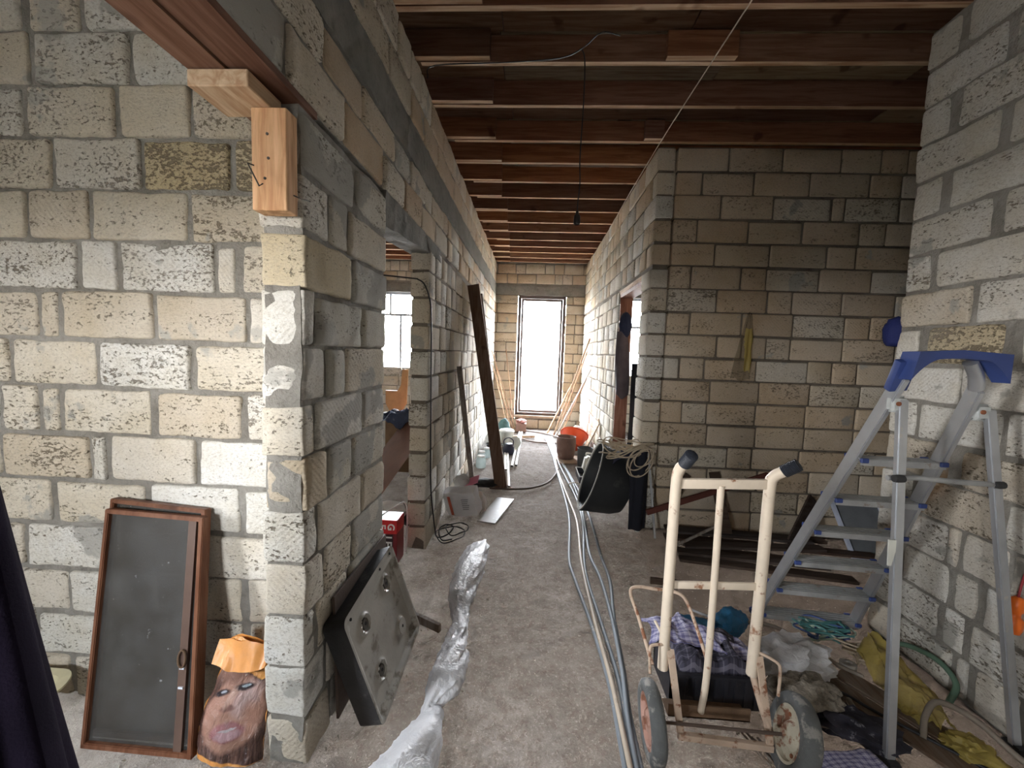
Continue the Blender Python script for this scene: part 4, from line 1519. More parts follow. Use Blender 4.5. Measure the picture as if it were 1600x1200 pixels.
bm = bmesh.new()
lathe(bm, [(0.352, 0.212), (0.374, 0.219), (0.377, 0.229), (0.350, 0.226), (0.348, 0.215)], 48, m4)
obj('tub_rim', bm, inner_rub, tubt, smooth=True)
bm = bmesh.new()


def sack(u, v):
    x = 1.0 + 0.17 * u
    z = 0.80 - 0.78 * v
    y = 3.885 - 0.05 * math.sin(u * PI) - 0.015 * math.sin(u * 11 + v * 2) - 0.04 * v * (1 - u)
    return Vector((x, y, z))


sheet(bm, sack, 18, 26)
o = obj('black_cloth', bm, M('black_cloth_m', (0.012, 0.013, 0.02), 0.95, bump=0.1), smooth=True)
thicken(o, 0.02)
tag(o, 'black cloth hanging down the wall corner behind the rubber tub', 'cloth')
# dark rag on top of the tub
cloth('dark_rag', 0.98, 4.02, 0.42, 0.30, lambda u, v, x, y: 0.775 - 0.12 * (abs(u - 0.55) * 2) ** 2 - 0.05 * abs(v - 0.5), M('navy_rag', (0.018, 0.022, 0.045), 0.9, bump=0.2), 'navy rag draped over the top of the rubber tub', 'rag', n=30, amp=0.02, seed=21)
rope_m = M('cream_rope', (0.47, 0.39, 0.29), 0.85, var=0.15, scale=30, bump=0.5, bscale=150)
coil = thing('rope_coil', 'tangled coil of thin cream rope thrown over the rubber tub', 'rope', (0.98, 3.93, 0.76))
rr_ = random.Random(17)
for k in range(11):
    cx, cy, cz = 0.93 + rr_.uniform(-0.06, 0.07), 3.90 + rr_.uniform(-0.04, 0.06), 0.80 + rr_.uniform(-0.03, 0.04)
    ra, rb_ = rr_.uniform(0.12, 0.22), rr_.uniform(0.08, 0.13)
    ph = rr_.uniform(0, 6)
    pts = []
    for j in range(26):
        a_ = 2 * PI * j / 26
        x = cx + ra * math.cos(a_) + 0.015 * math.sin(3 * a_ + ph)
        z = cz + 0.07 * math.sin(a_ + ph) * (ra / 0.2) + 0.02 * math.sin(2 * a_ + k)
        y = cy + rb_ * math.sin(a_) * 0.8
        pts.append(Vector((x, y, z)))
    bm = bmesh.new()
    tube(bm, pts, 0.0065, 6, closed=True)
    obj('rope_loop', bm, rope_m, coil, smooth=True)
for k, (dx, dz) in enumerate(((0.0, 0), (0.03, -0.02), (-0.03, 0.03), (0.05, 0.05))):
    pts = []
    for j in range(28):
        a_ = 2 * PI * j / 28
        pts.append(Vector((1.07 + dx * .6 + (0.11 - 0.01 * k) * math.cos(a_) + 0.04 * math.sin(a_), 3.83 - 0.015 * k, 0.70 + dz + (0.15 - 0.02 * k) * math.sin(a_))))
    bm = bmesh.new()
    tube(bm, pts, 0.0065, 6, closed=True)
    obj('rope_loop', bm, rope_m, coil, smooth=True)

# ------------------------------------------------------------------ things on the left: screens, poster bag, tray, coat
mesh_glass, nt_, b_p = new_mat('fly_screen')
out_ = [n for n in nt_.nodes if n.type == 'OUTPUT_MATERIAL'][0]
b_p.inputs['Base Color'].default_value = (0.115, 0.115, 0.105, 1)
tcx = nd(nt_, 'ShaderNodeTexCoord')
nn_ = noise_n(nt_, tcx.outputs['Object'], 5.0, 7, 0.7)
sp_ = noise_n(nt_, tcx.outputs['Object'], 26.0, 4, 0.75)
cc_ = ramp(nt_, nn_, [(0.3, (0.05, 0.043, 0.035)), (0.7, (0.11, 0.11, 0.107))]).outputs[0]
nt_.links.new(mixc(nt_, maprange(nt_, sp_, 0.68, 0.71, 0, 0.7), cc_, (0.5, 0.5, 0.5)), b_p.inputs['Base Color'])
b_p.inputs['Roughness'].default_value = 0.45
b_p.inputs['Specular IOR Level'].default_value = 0.25
tr_ = nd(nt_, 'ShaderNodeBsdfTransparent')
mx_ = nd(nt_, 'ShaderNodeMixShader')
mx_.inputs[0].default_value = 0.60
nt_.links.new(tr_.outputs[0], mx_.inputs[1])
nt_.links.new(b_p.outputs[0], mx_.inputs[2])
nt_.links.new(mx_.outputs[0], out_.inputs[0])


def screen(name, BL, BR, TL, TRt, label, inner):
    BL, BR, TL, TRt = map(Vector, (BL, BR, TL, TRt))
    t = thing(name, label, 'screen', tuple((BL + BR) / 2), 'brown framed screens leaning on the left wall')
    n = (BR - BL).cross(TL - BL).normalized()
    if n.y > 0:
        n = -n
    for a, b, w in ((BL, TL, 0.018), (BR, TRt, 0.022), (BL, BR, 0.022), (TL, TRt, 0.019)):
        bm = bmesh.new()
        dirv = (b - a).normalized()
        ins = dirv.cross(n).normalized()
        c = (BL + BR + TL + TRt) / 4
        if (c - a).dot(ins) < 0:
            ins = -ins
        m = Matrix((ins, n, dirv)).transposed().to_4x4()
        m.translation = (a + b) / 2 + ins * w / 2
        bmesh.ops.create_cube(bm, size=1.0, matrix=m @ Matrix.Diagonal((w, 0.035, (b - a).length, 1)))
        bmesh.ops.bevel(bm, geom=list(bm.edges), offset=0.003, segments=2, affect='EDGES')
        obj('frame', bm, brown_frame, t)
    bm = bmesh.new()
    e = 0.02
    c = (BL + BR + TL + TRt) / 4
    q = [p + (c - p).normalized() * e for p in (BL, BR, TRt, TL)]
    bm.faces.new([bm.verts.new(p) for p in q])
    bm.faces.new([bm.verts.new(p - n * 0.004) for p in q])
    obj('screen_pane', bm, mesh_glass, t)
    if inner:
        k0, k1 = BL.lerp(BR, 0.86), TL.lerp(TRt, 0.89)
        bm = bmesh.new()
        a, b = k0 + n * 0.006, k1 + n * 0.006
        m = Matrix(((BR - BL).normalized(), n, (b - a).normalized())).transposed().to_4x4()
        m.translation = (a + b) / 2
        bmesh.ops.create_cube(bm, size=1.0, matrix=m @ Matrix.Diagonal((0.035, 0.014, (b - a).length - 0.04, 1)))
        sr = obj('sliding_stile', bm, M('dull_brown_profile', (0.10, 0.06, 0.045), 0.5, bump=0), t)
        bm = bmesh.new()
        hc = k0.lerp(k1, 0.40) + n * 0.02
        rx = (BR - BL).normalized()
        rz = (TL - BL).normalized()
        tube(bm, [hc + rx * 0.016 * math.cos(a_) + rz * 0.034 * math.sin(a_) for a_ in (2 * PI * i / 20 for i in range(20))], 0.0045, 7, closed=True)
        obj('pull_ring', bm, M('bronze_pull', (0.17, 0.11, 0.07), 0.4, 0.4, bump=0), sr, smooth=True)
        for f in (0.36, 0.28):
            bm = bmesh.new()
            p = k0.lerp(k1, f) + n * 0.015
            m2 = m.copy()
            m2.translation = p
            bmesh.ops.create_cube(bm, size=1.0, matrix=m2 @ Matrix.Diagonal((0.02, 0.006, 0.008, 1)))
            obj('latch', bm, upvc_white, sr)
    return t


screen('window_screen', (-1.845, 1.50, 0.004), (-1.355, 1.50, 0.004), (-1.865, 1.655, 0.992), (-1.42, 1.655, 0.965), 'rear one of two brown framed screens, only its top edge showing', False)
screen('window_screen', (-1.815, 1.448, 0.004), (-1.325, 1.442, 0.004), (-1.842, 1.612, 0.962), (-1.395, 1.612, 0.947), 'front brown framed fly screen with an oval pull, leaning on the left wall', True)


def poster_mat():
    m, nt, b = new_mat('printed_face_bag')
    uv = nd(nt, 'ShaderNodeUVMap')
    sx = nd(nt, 'ShaderNodeSeparateXYZ')
    nt.links.new(uv.outputs[0], sx.inputs[0])
    U_, V_ = sx.outputs['X'], sx.outputs['Y']
    wn_ = noise_n(nt, uv.outputs[0], 7.0, 4, 0.6)
    wob = math_n(nt, 'MULTIPLY', math_n(nt, 'SUBTRACT', wn_, 0.5), 0.05)

    def ell(cx, cy, rx, ry, rot=0.0, soft=0.25):
        c, s = math.cos(rot), math.sin(rot)
        du = math_n(nt, 'ADD', math_n(nt, 'SUBTRACT', U_, cx), wob)
        dv = math_n(nt, 'MULTIPLY', math_n(nt, 'ADD', math_n(nt, 'SUBTRACT', V_, cy), wob), 2.0)
        a = math_n(nt, 'DIVIDE', math_n(nt, 'ADD', math_n(nt, 'MULTIPLY', du, c), math_n(nt, 'MULTIPLY', dv, s)), rx)
        d = math_n(nt, 'DIVIDE', math_n(nt, 'SUBTRACT', math_n(nt, 'MULTIPLY', dv, c), math_n(nt, 'MULTIPLY', du, s)), ry)
        r2 = math_n(nt, 'ADD', math_n(nt, 'MULTIPLY', a, a), math_n(nt, 'MULTIPLY', d, d))
        return maprange(nt, r2, 1 + soft, 1 - soft, 0, 1)
    col = mixc(nt, maprange(nt, noise_n(nt, scaled(nt, uv.outputs[0], (9, 1.5, 1)), 3.0, 4), 0.4, 0.65), (0.06, 0.03, 0.025), (0.17, 0.09, 0.07))  # dark hair
    col = mixc(nt, ell(0.52, 0.42, 0.44, 0.66, -0.25, 0.15), col, (0.40, 0.22, 0.165))       # face
    col = mixc(nt, ell(0.68, 0.55, 0.17, 0.30, -0.3, 0.9), col, (0.56, 0.40, 0.38))          # lit cheek
    col = mixc(nt, ell(0.80, 0.40, 0.12, 0.25, 0.2, 0.9), col, (0.50, 0.27, 0.20))
    col = mixc(nt, ell(0.30, 0.75, 0.26, 0.22, 0.5, 0.7), col, (0.24, 0.13, 0.10))           # shaded forehead under the fringe
    col = mixc(nt, ell(0.24, 0.55, 0.15, 0.055, 0.45, 0.5), col, (0.035, 0.025, 0.03))        # eyes
    col = mixc(nt, ell(0.60, 0.655, 0.17, 0.055, 0.35, 0.5), col, (0.035, 0.025, 0.03))
    col = mixc(nt, ell(0.27, 0.56, 0.06, 0.022, 0.45, 0.4), col, (0.35, 0.37, 0.42))
    col = mixc(nt, ell(0.62, 0.665, 0.07, 0.022, 0.35, 0.4), col, (0.35, 0.42, 0.48))
    col = mixc(nt, ell(0.43, 0.455, 0.13, 0.05, 0.5, 0.6), col, (0.20, 0.10, 0.085))         # nose base
    col = mixc(nt, ell(0.42, 0.54, 0.045, 0.20, -0.25, 0.8), col, (0.50, 0.32, 0.26))        # bridge
    col = mixc(nt, ell(0.50, 0.265, 0.26, 0.15, 0.42, 0.3), col, (0.30, 0.13, 0.135))         # lips
    col = mixc(nt, ell(0.52, 0.245, 0.20, 0.075, 0.42, 0.4), col, (0.42, 0.26, 0.28))
    col = mixc(nt, ell(0.50, 0.285, 0.13, 0.02, 0.42, 0.4), col, (0.42, 0.36, 0.37))         # teeth glint
    org = mixc(nt, maprange(nt, wn_, 0.3, 0.7), (0.66, 0.25, 0.06), (0.85, 0.42, 0.12))
    top = math_n(nt, 'ADD', V_, math_n(nt, 'ADD', math_n(nt, 'MULTIPLY', U_, 0.16), math_n(nt, 'MULTIPLY', wob, 1.6)))
    col = mixc(nt, maprange(nt, top, 0.868, 0.880, 0, 1), col, org)
    bot = math_n(nt, 'ADD', V_, math_n(nt, 'MULTIPLY', U_, 0.05))
    col = mixc(nt, maprange(nt, bot, 0.055, 0.045, 0, 1), col, org)
    nt.links.new(col, b.inputs['Base Color'])
    b.inputs['Roughness'].default_value = 0.22
    b.inputs['Specular IOR Level'].default_value = 0.6
    nt.links.new(bump_n(nt, noise_n(nt, uv.outputs[0], 9.0, 5, 0.65, 1.2), 0.6, 0.03), b.inputs['Normal'])
    return m


pb = thing('printed_bag', 'crumpled shiny bag printed with a woman\'s face, orange at its rim, beside the screens', 'bag', (-1.17, 1.55, 0))
pm = poster_mat()


def bagface(sgn):
    def f(u, v):
        w = 0.285 * (1.0 - 0.22 * v) * (1 + 0.05 * math.sin(v * 7))
        x = -1.19 + 0.055 * v + (u - 0.5) * w - 0.012 * math.sin(v * 5)
        bulge = math.sin(PI * u) ** 0.6 * (0.045 * (1 - 0.6 * v)) * (1 if sgn > 0 else -0.7)
        y = 1.455 + 0.075 * v - bulge
        z = 0.004 + 0.455 * v + 0.02 * math.sin(u * 6) * v
        p = (x, y, z)
        return Vector((x + noisev(p, 14, 2) * 0.006, y + noisev(p, 16, 5 + sgn) * 0.011 + noisev(p, 40, 5) * 0.004, z))
    return f


bm = bmesh.new()
sheet(bm, bagface(1), 30, 44)
o = obj('bag_front', bm, pm, pb, smooth=True)
bm = bmesh.new()
sheet(bm, bagface(-1), 20, 30)
o = obj('bag_back', bm, M('orange_bag_plastic', (0.70, 0.30, 0.08), 0.35, var=0.2), pb, smooth=True)
bm = bmesh.new()
sheet(bm, lambda u, v: Vector((-1.262 + 0.225 * u, 1.462 + 0.05 * v + 0.008 * noisev((u * 6, v, 0), 1, 3), 0.40 + 0.075 * v * (1 - 0.25 * u) - 0.03 * math.sin(u * PI) * (1 - v) + 0.012 * noisev((u * 5, v, 0), 1, 8))), 24, 8)
obj('orange_rim', bm, M('orange_bag_plastic', (0.70, 0.30, 0.08)), pb, smooth=True)

# cream basin half hidden behind the coat
bas = thing('cream_basin', 'cream plastic basin with a rounded corner on the floor by the left wall', 'basin', (-2.37, 1.5, 0))
bm = bmesh.new()


def rrect(x0, y0, x1, y1, r, z, n=6):
    pts = []
    for cx, cy, a0 in ((x1 - r, y1 - r, 0), (x0 + r, y1 - r, 90), (x0 + r, y0 + r, 180), (x1 - r, y0 + r, 270)):
        for k in range(n + 1):
            a_ = math.radians(a0 + 90 * k / n)
            pts.append((cx + r * math.cos(a_), cy + r * math.sin(a_), z))
    return pts


def loft(bm, loops, cap0=True, cap1=True):
    R = [[bm.verts.new(p) for p in l] for l in loops]
    for A, B in zip(R[:-1], R[1:]):
        n = len(A)
        for k in range(n):
            bm.faces.new((A[k], A[(k + 1) % n], B[(k + 1) % n], B[k]))
    if cap0:
        bm.faces.new(R[0][::-1])
    if cap1:
        bm.faces.new(R[-1])


loft(bm, [rrect(-2.66, 1.40, -2.12, 1.60, 0.05, 0.0), rrect(-2.70, 1.36, -2.07, 1.64, 0.07, 0.10), rrect(-2.72, 1.34, -2.04, 1.66, 0.08, 0.105), rrect(-2.72, 1.34, -2.04, 1.66, 0.08, 0.115),
          rrect(-2.69, 1.37, -2.08, 1.63, 0.06, 0.112), rrect(-2.65, 1.41, -2.13, 1.59, 0.05, 0.03)])
bmesh.ops.rotate(bm, verts=bm.verts, cent=Vector((-2.3, 1.36, 0)), matrix=Matrix.Rotation(math.radians(10), 3, 'X'))
obj('basin_shell', bm, M('cream_plastic', (0.62, 0.57, 0.38), 0.5, spot=(0.42, 0.36, 0.22), spot_lo=0.6, spot_scale=6), bas, smooth=True)

# very dark coat
bm = bmesh.new()


def coat(u, v):
    a_ = 2 * PI * u
    z = 1.74 * (1 - v)
    r = 0.06 + 0.29 * v
    fold = 1 + 0.10 * math.sin(a_ * 7 + 1.5 * v) * v + 0.05 * math.sin(a_ * 12 + 3) * v
    return Vector((-1.04 - 0.03 * v + r * fold * math.cos(a_), 0.62 + r * 0.55 * fold * math.sin(a_), z))


sheet(bm, coat, 90, 24)
o = obj('dark_coat', bm, M('blackish_purple_wool', (0.010, 0.007, 0.016), 0.98, var=0.2, bump=0.2, bscale=200, spec=0.1), smooth=True)
tag(o, 'almost black purplish coat draped upright before the left wall, nearest to the viewer', 'coat')

# pine post and block under the lintel planks
t = thing('pine_post', 'short fresh pine post on the corner pier under the lintel planks, bent nail in it', 'post', (-0.93, 1.41, 2.16))
bm = bmesh.new()
box(bm, (-0.993, 1.375, 2.172), (-0.868, 1.44, 2.512))
bmesh.ops.bevel(bm, geom=list(bm.edges), offset=0.003, segments=1, affect='EDGES')
obj('post_body', bm, fresh_wood, t)
steel = M('dark_nail_steel', (0.06, 0.055, 0.05), 0.5, 0.5, bump=0)
for pts in ([(-0.985, 1.38, 2.322), (-0.985, 1.345, 2.315), (-0.935, 1.33, 2.235), (-0.925, 1.335, 2.245)], [(-0.865, 1.41, 2.235), (-0.835, 1.405, 2.222), (-0.80, 1.40, 2.212)]):
    bm = bmesh.new()
    tube(bm, [Vector(p) for p in pts], 0.0025, 6)
    obj('nail', bm, steel, t)
for x, z in ((-0.935, 2.425), (-0.932, 2.345), (-0.945, 2.278)):
    bm = bmesh.new()
    lathe(bm, [(0, 0), (0.005, 0), (0.005, 0.003), (0, 0.003)], 8, TR(x, 1.376, z) @ RT(90, 'X'))
    obj('nail_head', bm, steel, t)
bm = bmesh.new()
box(bm, (-1.125, 1.27, 2.514), (-0.925, 1.44, 2.566))
bmesh.ops.bevel(bm, geom=list(bm.edges), offset=0.003, segments=1, affect='EDGES')
tag(obj('wood_block', bm, pale_wood), 'pale flat wood block wedged between pine post and lintel planks', 'block')

# ------------------------------------------------------------------ enamel hob top leaning on the pier
hob = thing('hob_top', 'grimy grey enamel hob top with four burner wells leaning on the near pier', 'hob', (-0.66, 1.95, 0))
B0 = Vector((-0.600, 1.625, 0.004))
e1 = Vector((0.0, 0.575, 0.06)).normalized()
e2 = Vector((-0.16, -0.10, 0.52))
e2 = (e2 - e1 * e2.dot(e1)).normalized()
nh = e1.cross(e2).normalized()
if nh.x < 0:
    nh = -nh
mh = Matrix((e1, e2, nh)).transposed().to_4x4()
mh.translation = B0 + e1 * 0.29 + e2 * 0.285
enamel = M('grimy_enamel', (0.38, 0.365, 0.33), 0.38, var=0.18, scale=5, bump=0.1, spot=(0.17, 0.15, 0.12), spot_lo=0.56, spot_scale=7)
hx, hy, th = 0.295, 0.275, 0.105
bm = bmesh.new()
nA = 72
cells = [[None] * (nA + 1) for _ in range(nA + 1)]
wells = [(-0.135, -0.125), (0.14, -0.13), (-0.13, 0.13), (0.14, 0.14)]


def hz(x, y):
    ex = min(hx - abs(x), hy - abs(y))
    z = 0.0
    rim = ex - 0.020
    z -= 0.022 * max(0, min(1, rim / 0.012))
    if y > hy - 0.075:
        z += 0.018 * max(0, min(1, (y - (hy - 0.075)) / 0.01)) * max(0, min(1, rim / 0.012))
    for wx, wy in wells:
        r = math.hypot(x - wx, y - wy)
        if r < 0.062:
            k = max(0, 1 - abs(r - 0.040) / 0.012)
            z += 0.010 * k * k * (3 - 2 * k)
            if r < 0.036:
                z -= 0.006
    return z


for i in range(nA + 1):
    for j in range(nA + 1):
        x, y = -hx + 2 * hx * i / nA, -hy + 2 * hy * j / nA
        # rounded corners
        rc = 0.035
        cx_, cy_ = max(abs(x) - (hx - rc), 0), max(abs(y) - (hy - rc), 0)
        rr2 = math.hypot(cx_, cy_)
        if cx_ > 0 and cy_ > 0 and rr2 > rc:
            x = math.copysign((hx - rc) + cx_ * rc / rr2, x)
            y = math.copysign((hy - rc) + cy_ * rc / rr2, y)
        cells[i][j] = bm.verts.new(mh @ Vector((x, y, hz(x, y))))
for i in range(nA):
    for j in range(nA):
        bm.faces.new((cells[i][j], cells[i + 1][j], cells[i + 1][j + 1], cells[i][j + 1]))
obj('hob_plate', bm, enamel, hob, smooth=True)
bm = bmesh.new()
loft(bm, [[tuple(mh @ Vector(p)) for p in rrect(-hx, -hy, hx, hy, 0.035, -0.001)], [tuple(mh @ Vector(p)) for p in rrect(-hx, -hy, hx, hy, 0.035, -0.02)],
          [tuple(mh @ Vector(p)) for p in rrect(-hx + 0.006, -hy + 0.006, hx - 0.006, hy - 0.006, 0.03, -th)]], cap0=False)
obj('hob_side', bm, M('sooty_black_enamel', (0.03, 0.03, 0.032), 0.5, var=0.3, spot=(0.085, 0.085, 0.085), spot_lo=0.56, spot_scale=6), hob, smooth=True)
for k, (wx, wy) in enumerate(wells):
    bm = bmesh.new()
    big = k == 1
    lathe(bm, [(0.0, 0.004), (0.040 if big else 0.024, 0.004), (0.042 if big else 0.026, -0.004), (0.03, -0.012)], 24, mh @ TR(wx, wy, -0.022 + (0.008 if big else 0.0)))
    bu = obj('burner_cup', bm, enamel if big else M('dark_burner', (0.07, 0.06, 0.05), 0.6, spot=(0.2, 0.18, 0.15)), hob, smooth=True)
    bm = bmesh.new()
    lathe(bm, [(0, 0.0052), (0.008, 0.0052), (0.008, 0.002)], 10, mh @ TR(wx, wy, -0.022 + (0.008 if big else 0)))
    obj('jet_hole', bm, M('black_hole', (0.01, 0.01, 0.01), 0.9, bump=0), bu)
for x, y in ((-0.24, 0.245), (0.10, 0.25), (0.24, 0.248)):
    bm = bmesh.new()
    lathe(bm, [(0, 0.002), (0.007, 0.002), (0.007, -0.002)], 10, mh @ TR(x, y, 0.0))
    obj('screw_hole', bm, M('black_hole', (0.01, 0.01, 0.01)), hob)
leaner('board', (-0.822, 1.95, 0.02), (-0.842, 1.95, 0.60), 0.62, 0.012, M('thin_brown_board', (0.10, 0.07, 0.055), 0.7, bump=0.2), 'thin dark brown board standing behind the hob top', 'board', up=(0, 0, 1) if False else (1, 0, 0))
leaner('wood_offcut', (-0.80, 2.42, 0.02), (-0.50, 2.27, 0.02), 0.05, 0.025, grey_board, 'short dark wood offcut on the floor behind the hob top', 'offcut')

# ------------------------------------------------------------------ twisted white polythene roll along the walkway
bm = bmesh.new()
pts = catmull([(-0.36, 3.42, 0.03), (-0.385, 3.15, 0.07), (-0.41, 2.85, 0.085), (-0.425, 2.55, 0.07), (-0.40, 2.38, 0.05), (-0.375, 2.28, 0.05), (-0.375, 2.16, 0.04), (-0.37, 2.02, 0.055),
               (-0.38, 1.85, 0.055), (-0.41, 1.72, 0.035), (-0.395, 1.66, 0.04), (-0.42, 1.5, 0.055), (-0.47, 1.3, 0.06), (-0.53, 1.1, 0.06)], 9)
rad = []
key = [0.012, 0.085, 0.105, 0.085, 0.055, 0.045, 0.062, 0.078, 0.085, 0.040, 0.05, 0.10, 0.135, 0.15]
for i in range(len(pts)):
    s = i / (len(pts) - 1) * (len(key) - 1)
    k = min(len(key) - 2, int(s))
    f = s - k
    f = f * f * (3 - 2 * f)
    rad.append(key[k] + (key[k + 1] - key[k]) * f)
sd = 36
prev = None
for i, p in enumerate(pts):
    dv = (pts[min(i + 1, len(pts) - 1)] - pts[max(i - 1, 0)]).normalized()
    s = dv.cross(Vector((0, 0, 1))).normalized()
    ring = []
    for k in range(sd):
        a_ = 2 * PI * k / sd
        tw = a_ + i * 0.05
        rr2 = rad[i] * (1 + 0.16 * math.sin(3 * tw) * 0.6 + 0.42 * (ridge((math.cos(tw) * 1.2, math.sin(tw) * 1.2, i * 0.05), 1.7, 3, 4) - 0.5))
        z = p.z + math.sin(a_) * rr2 * 0.62
        ring.append(bm.verts.new(Vector((p.x, p.y, 0)) + s * math.cos(a_) * rr2 + Vector((0, 0, max(0.004, z)))))
    if prev:
        for k in range(sd):
            bm.faces.new((prev[k], prev[(k + 1) % sd], ring[(k + 1) % sd], ring[k]))
    prev = ring
tag(obj('polythene_roll', bm, film_white, smooth=True), 'long twisted strip of dusty white polythene lying beside the walkway', 'polythene')

# ------------------------------------------------------------------ by the second pier: cables, packet, tile, jars, bowls
cab = M('black_cable', (0.015, 0.015, 0.018), 0.5, bump=0)
path_obj('wall_cable', [(-1.60, 3.30, 2.34), (-1.03, 3.244, 2.285), (-0.95, 3.238, 2.272), (-0.90, 3.236, 2.235), (-0.862, 3.243, 2.14), (-0.845, 3.262, 2.0), (-0.846, 3.30, 1.4), (-0.845, 3.32, 0.9), (-0.846, 3.36, 0.5), (-0.84, 3.45, 0.2), (-0.835, 3.5, 0.06), (-0.80, 3.45, 0.012), (-0.72, 3.52, 0.012), (-0.70, 3.68, 0.012), (-0.78, 3.72, 0.014), (-0.82, 3.60, 0.015), (-0.75, 3.40, 0.014), (-0.66, 3.42, 0.014)], 0.006, cab,
         'thin black cable running down the second pier onto the floor', 'cable', n=8)
for k, c in enumerate(((-0.70, 3.50, 0.10), (-0.66, 3.62, 0.08))):
    path_obj('floor_cable', [(c[0] + c[2] * 1.3 * math.cos(a_) + 0.02 * math.sin(2 * a_), c[1] + c[2] * 1.6 * math.sin(a_), 0.012 + 0.008 * (i % 3)) for i, a_ in enumerate(x * 0.7 for x in range(12))], 0.005, cab,
             ('loose loop of black cable on the floor nearest the second pier', 'loose loop of black cable on the floor near the white packet')[k], 'cable', 'cable loops on the floor')
pk = thing('white_packet', 'white paper packet with an orange stripe leaning on the left corridor wall', 'packet', (-0.66, 3.98, 0))
mp = TR(-0.665, 3.98, 0.155) @ RT(-14, 'Z') @ RT(-10, 'Y') @ RT(14, 'X')
bm = bmesh.new()
vsx = bmesh.ops.create_cube(bm, size=1.0, matrix=Matrix.Diagonal((0.34, 0.13, 0.27, 1)))
bmesh.ops.subdivide_edges(bm, edges=list(bm.edges), cuts=6, use_grid_fill=True)
for v in bm.verts:
    v.co += v.co.normalized() * (0.012 * noisev(v.co, 12, 4)) + Vector((0, 0, 0.02 * noisev(v.co, 5, 8)))
    v.co = mp @ v.co
paper = M('white_paper_sack', (0.80, 0.80, 0.84), 0.8, var=0.08, bump=0.2)
obj('packet_body', bm, paper, pk, smooth=True)
bm = bmesh.new()
box(bm, (-0.125, -0.0725, -0.115), (-0.095, -0.071, 0.10), mp)
obj('orange_stripe', bm, M('orange_red_print', (0.62, 0.16, 0.10), 0.7, bump=0), pk)
for k in range(6):
    bm = bmesh.new()
    box(bm, (0.02, -0.0725, 0.055 - k * 0.022), (0.10 - 0.008 * (k % 3), -0.0712, 0.062 - k * 0.022), mp)
    obj('print_line', bm, M('grey_print', (0.22, 0.23, 0.27), 0.7, bump=0), pk)
bag('plastic_bag', (-0.70, 4.10, 0.27), (0.085, 0.07, 0.07), film_grey, 'small clear bag knotted on top of the white packet', 'bag', 9.0, 0.2, sub=3)
cloth('pink_sachet', -0.585, 4.08, 0.14, 0.12, lambda u, v, x, y: 0.285 + 0.06 * u + 0.05 * v, M('pink_paper', (0.72, 0.24, 0.36), 0.6, var=0.15), 'crumpled pink sachet on top of the white packet', 'sachet', n=14, amp=0.012, seed=5)
bag('plastic_bag', (-0.50, 4.18, 0.0), (0.06, 0.16, 0.10), film_clear, 'half empty brownish clear bag right of the white packet', 'bag', 15.0, 0.2, sub=3, rot=0.3)
bm = bmesh.new()
q = [(-0.492, 3.83), (-0.305, 3.79), (-0.150, 4.47), (-0.350, 4.50)]
loft(bm, [[(x, y, 0.010) for x, y in q], [(x, y, 0.022) for x, y in q]])
tag(obj('floor_tile', bm, M('glazed_tile', (0.27, 0.245, 0.22), 0.5, var=0.08, bump=0.03, spot=(0.6, 0.58, 0.55), spot_lo=0.62)), 'single long pale tile lying on the dirt floor', 'tile')
glass_j = film_mat('jar_glass', (0.45, 0.52, 0.50), 0.6, 0.12, 0.5)
for k, (x, y, s, lab) in enumerate(((-0.70, 5.72, 1.0, 'glass jar with pale lid, nearest of the jars by the left wall'), (-0.73, 6.02, 0.95, 'glass jar in the middle of the jars by the left wall'), (-0.68, 6.28, 0.9, 'glass jar, farthest of the jars by the left wall'))):
    j = thing('glass_jar', lab, 'jar', (x, y, 0), 'glass jars by the left corridor wall')
    bm = bmesh.new()
    lathe(bm, [(0, 0), (0.068 * s, 0), (0.075 * s, 0.02), (0.075 * s, 0.11 * s), (0.05 * s, 0.145 * s), (0.05 * s, 0.155 * s)], 20, TR(x, y, 0.004))
    obj('jar_body', bm, glass_j, j, smooth=True)
    bm = bmesh.new()
    lathe(bm, [(0, 0.178 * s), (0.053 * s, 0.178 * s), (0.056 * s, 0.172 * s), (0.056 * s, 0.152 * s)], 20, TR(x, y, 0.004))
    obj('lid', bm, film_grey, j, smooth=True)
kt = thing('enamel_kettle', 'dark navy enamel kettle standing by the leaning boards', 'kettle', (-0.36, 6.55, 0))
bm = bmesh.new()
lathe(bm, [(0, 0), (0.085, 0), (0.10, 0.05), (0.095, 0.12), (0.06, 0.165), (0.058, 0.18), (0, 0.19)], 24, TR(-0.345, 6.55, 0.006))
nv = M('navy_enamel', (0.018, 0.022, 0.05), 0.35, bump=0.02)
obj('kettle_body', bm, nv, kt, smooth=True)
bm = bmesh.new()
tube(bm, [(-0.42, 6.55, 0.15), (-0.42, 6.55, 0.24), (-0.345, 6.55, 0.285), (-0.27, 6.55, 0.24), (-0.27, 6.55, 0.15)], 0.009, 7, smooth_n=5)
obj('kettle_handle', bm, nv, kt, smooth=True)
enw = M('white_enamel', (0.62, 0.63, 0.58), 0.4)
lathed('white_bowl', [(0, 0), (0.06, 0), (0.125, 0.07), (0.13, 0.075), (0.118, 0.07), (0.055, 0.008), (0, 0.008)], (0, 0, 0), enw, 'white enamel bowl tipped over on the floor beside the kettle', 'bowl', mat4=TR(-0.24, 6.9, 0.085) @ RT(55, 'X') @ RT(-20, 'Y'))
bkt = thing('white_bucket', 'white lidded bucket behind the leaning dark boards', 'bucket', (-0.44, 7.1, 0))
bm = bmesh.new()
lathe(bm, [(0, 0), (0.11, 0), (0.135, 0.26), (0.14, 0.265), (0.13, 0.27)], 26, TR(-0.42, 7.15, 0.006))
obj('bucket_body', bm, enw, bkt, smooth=True)
bm = bmesh.new()
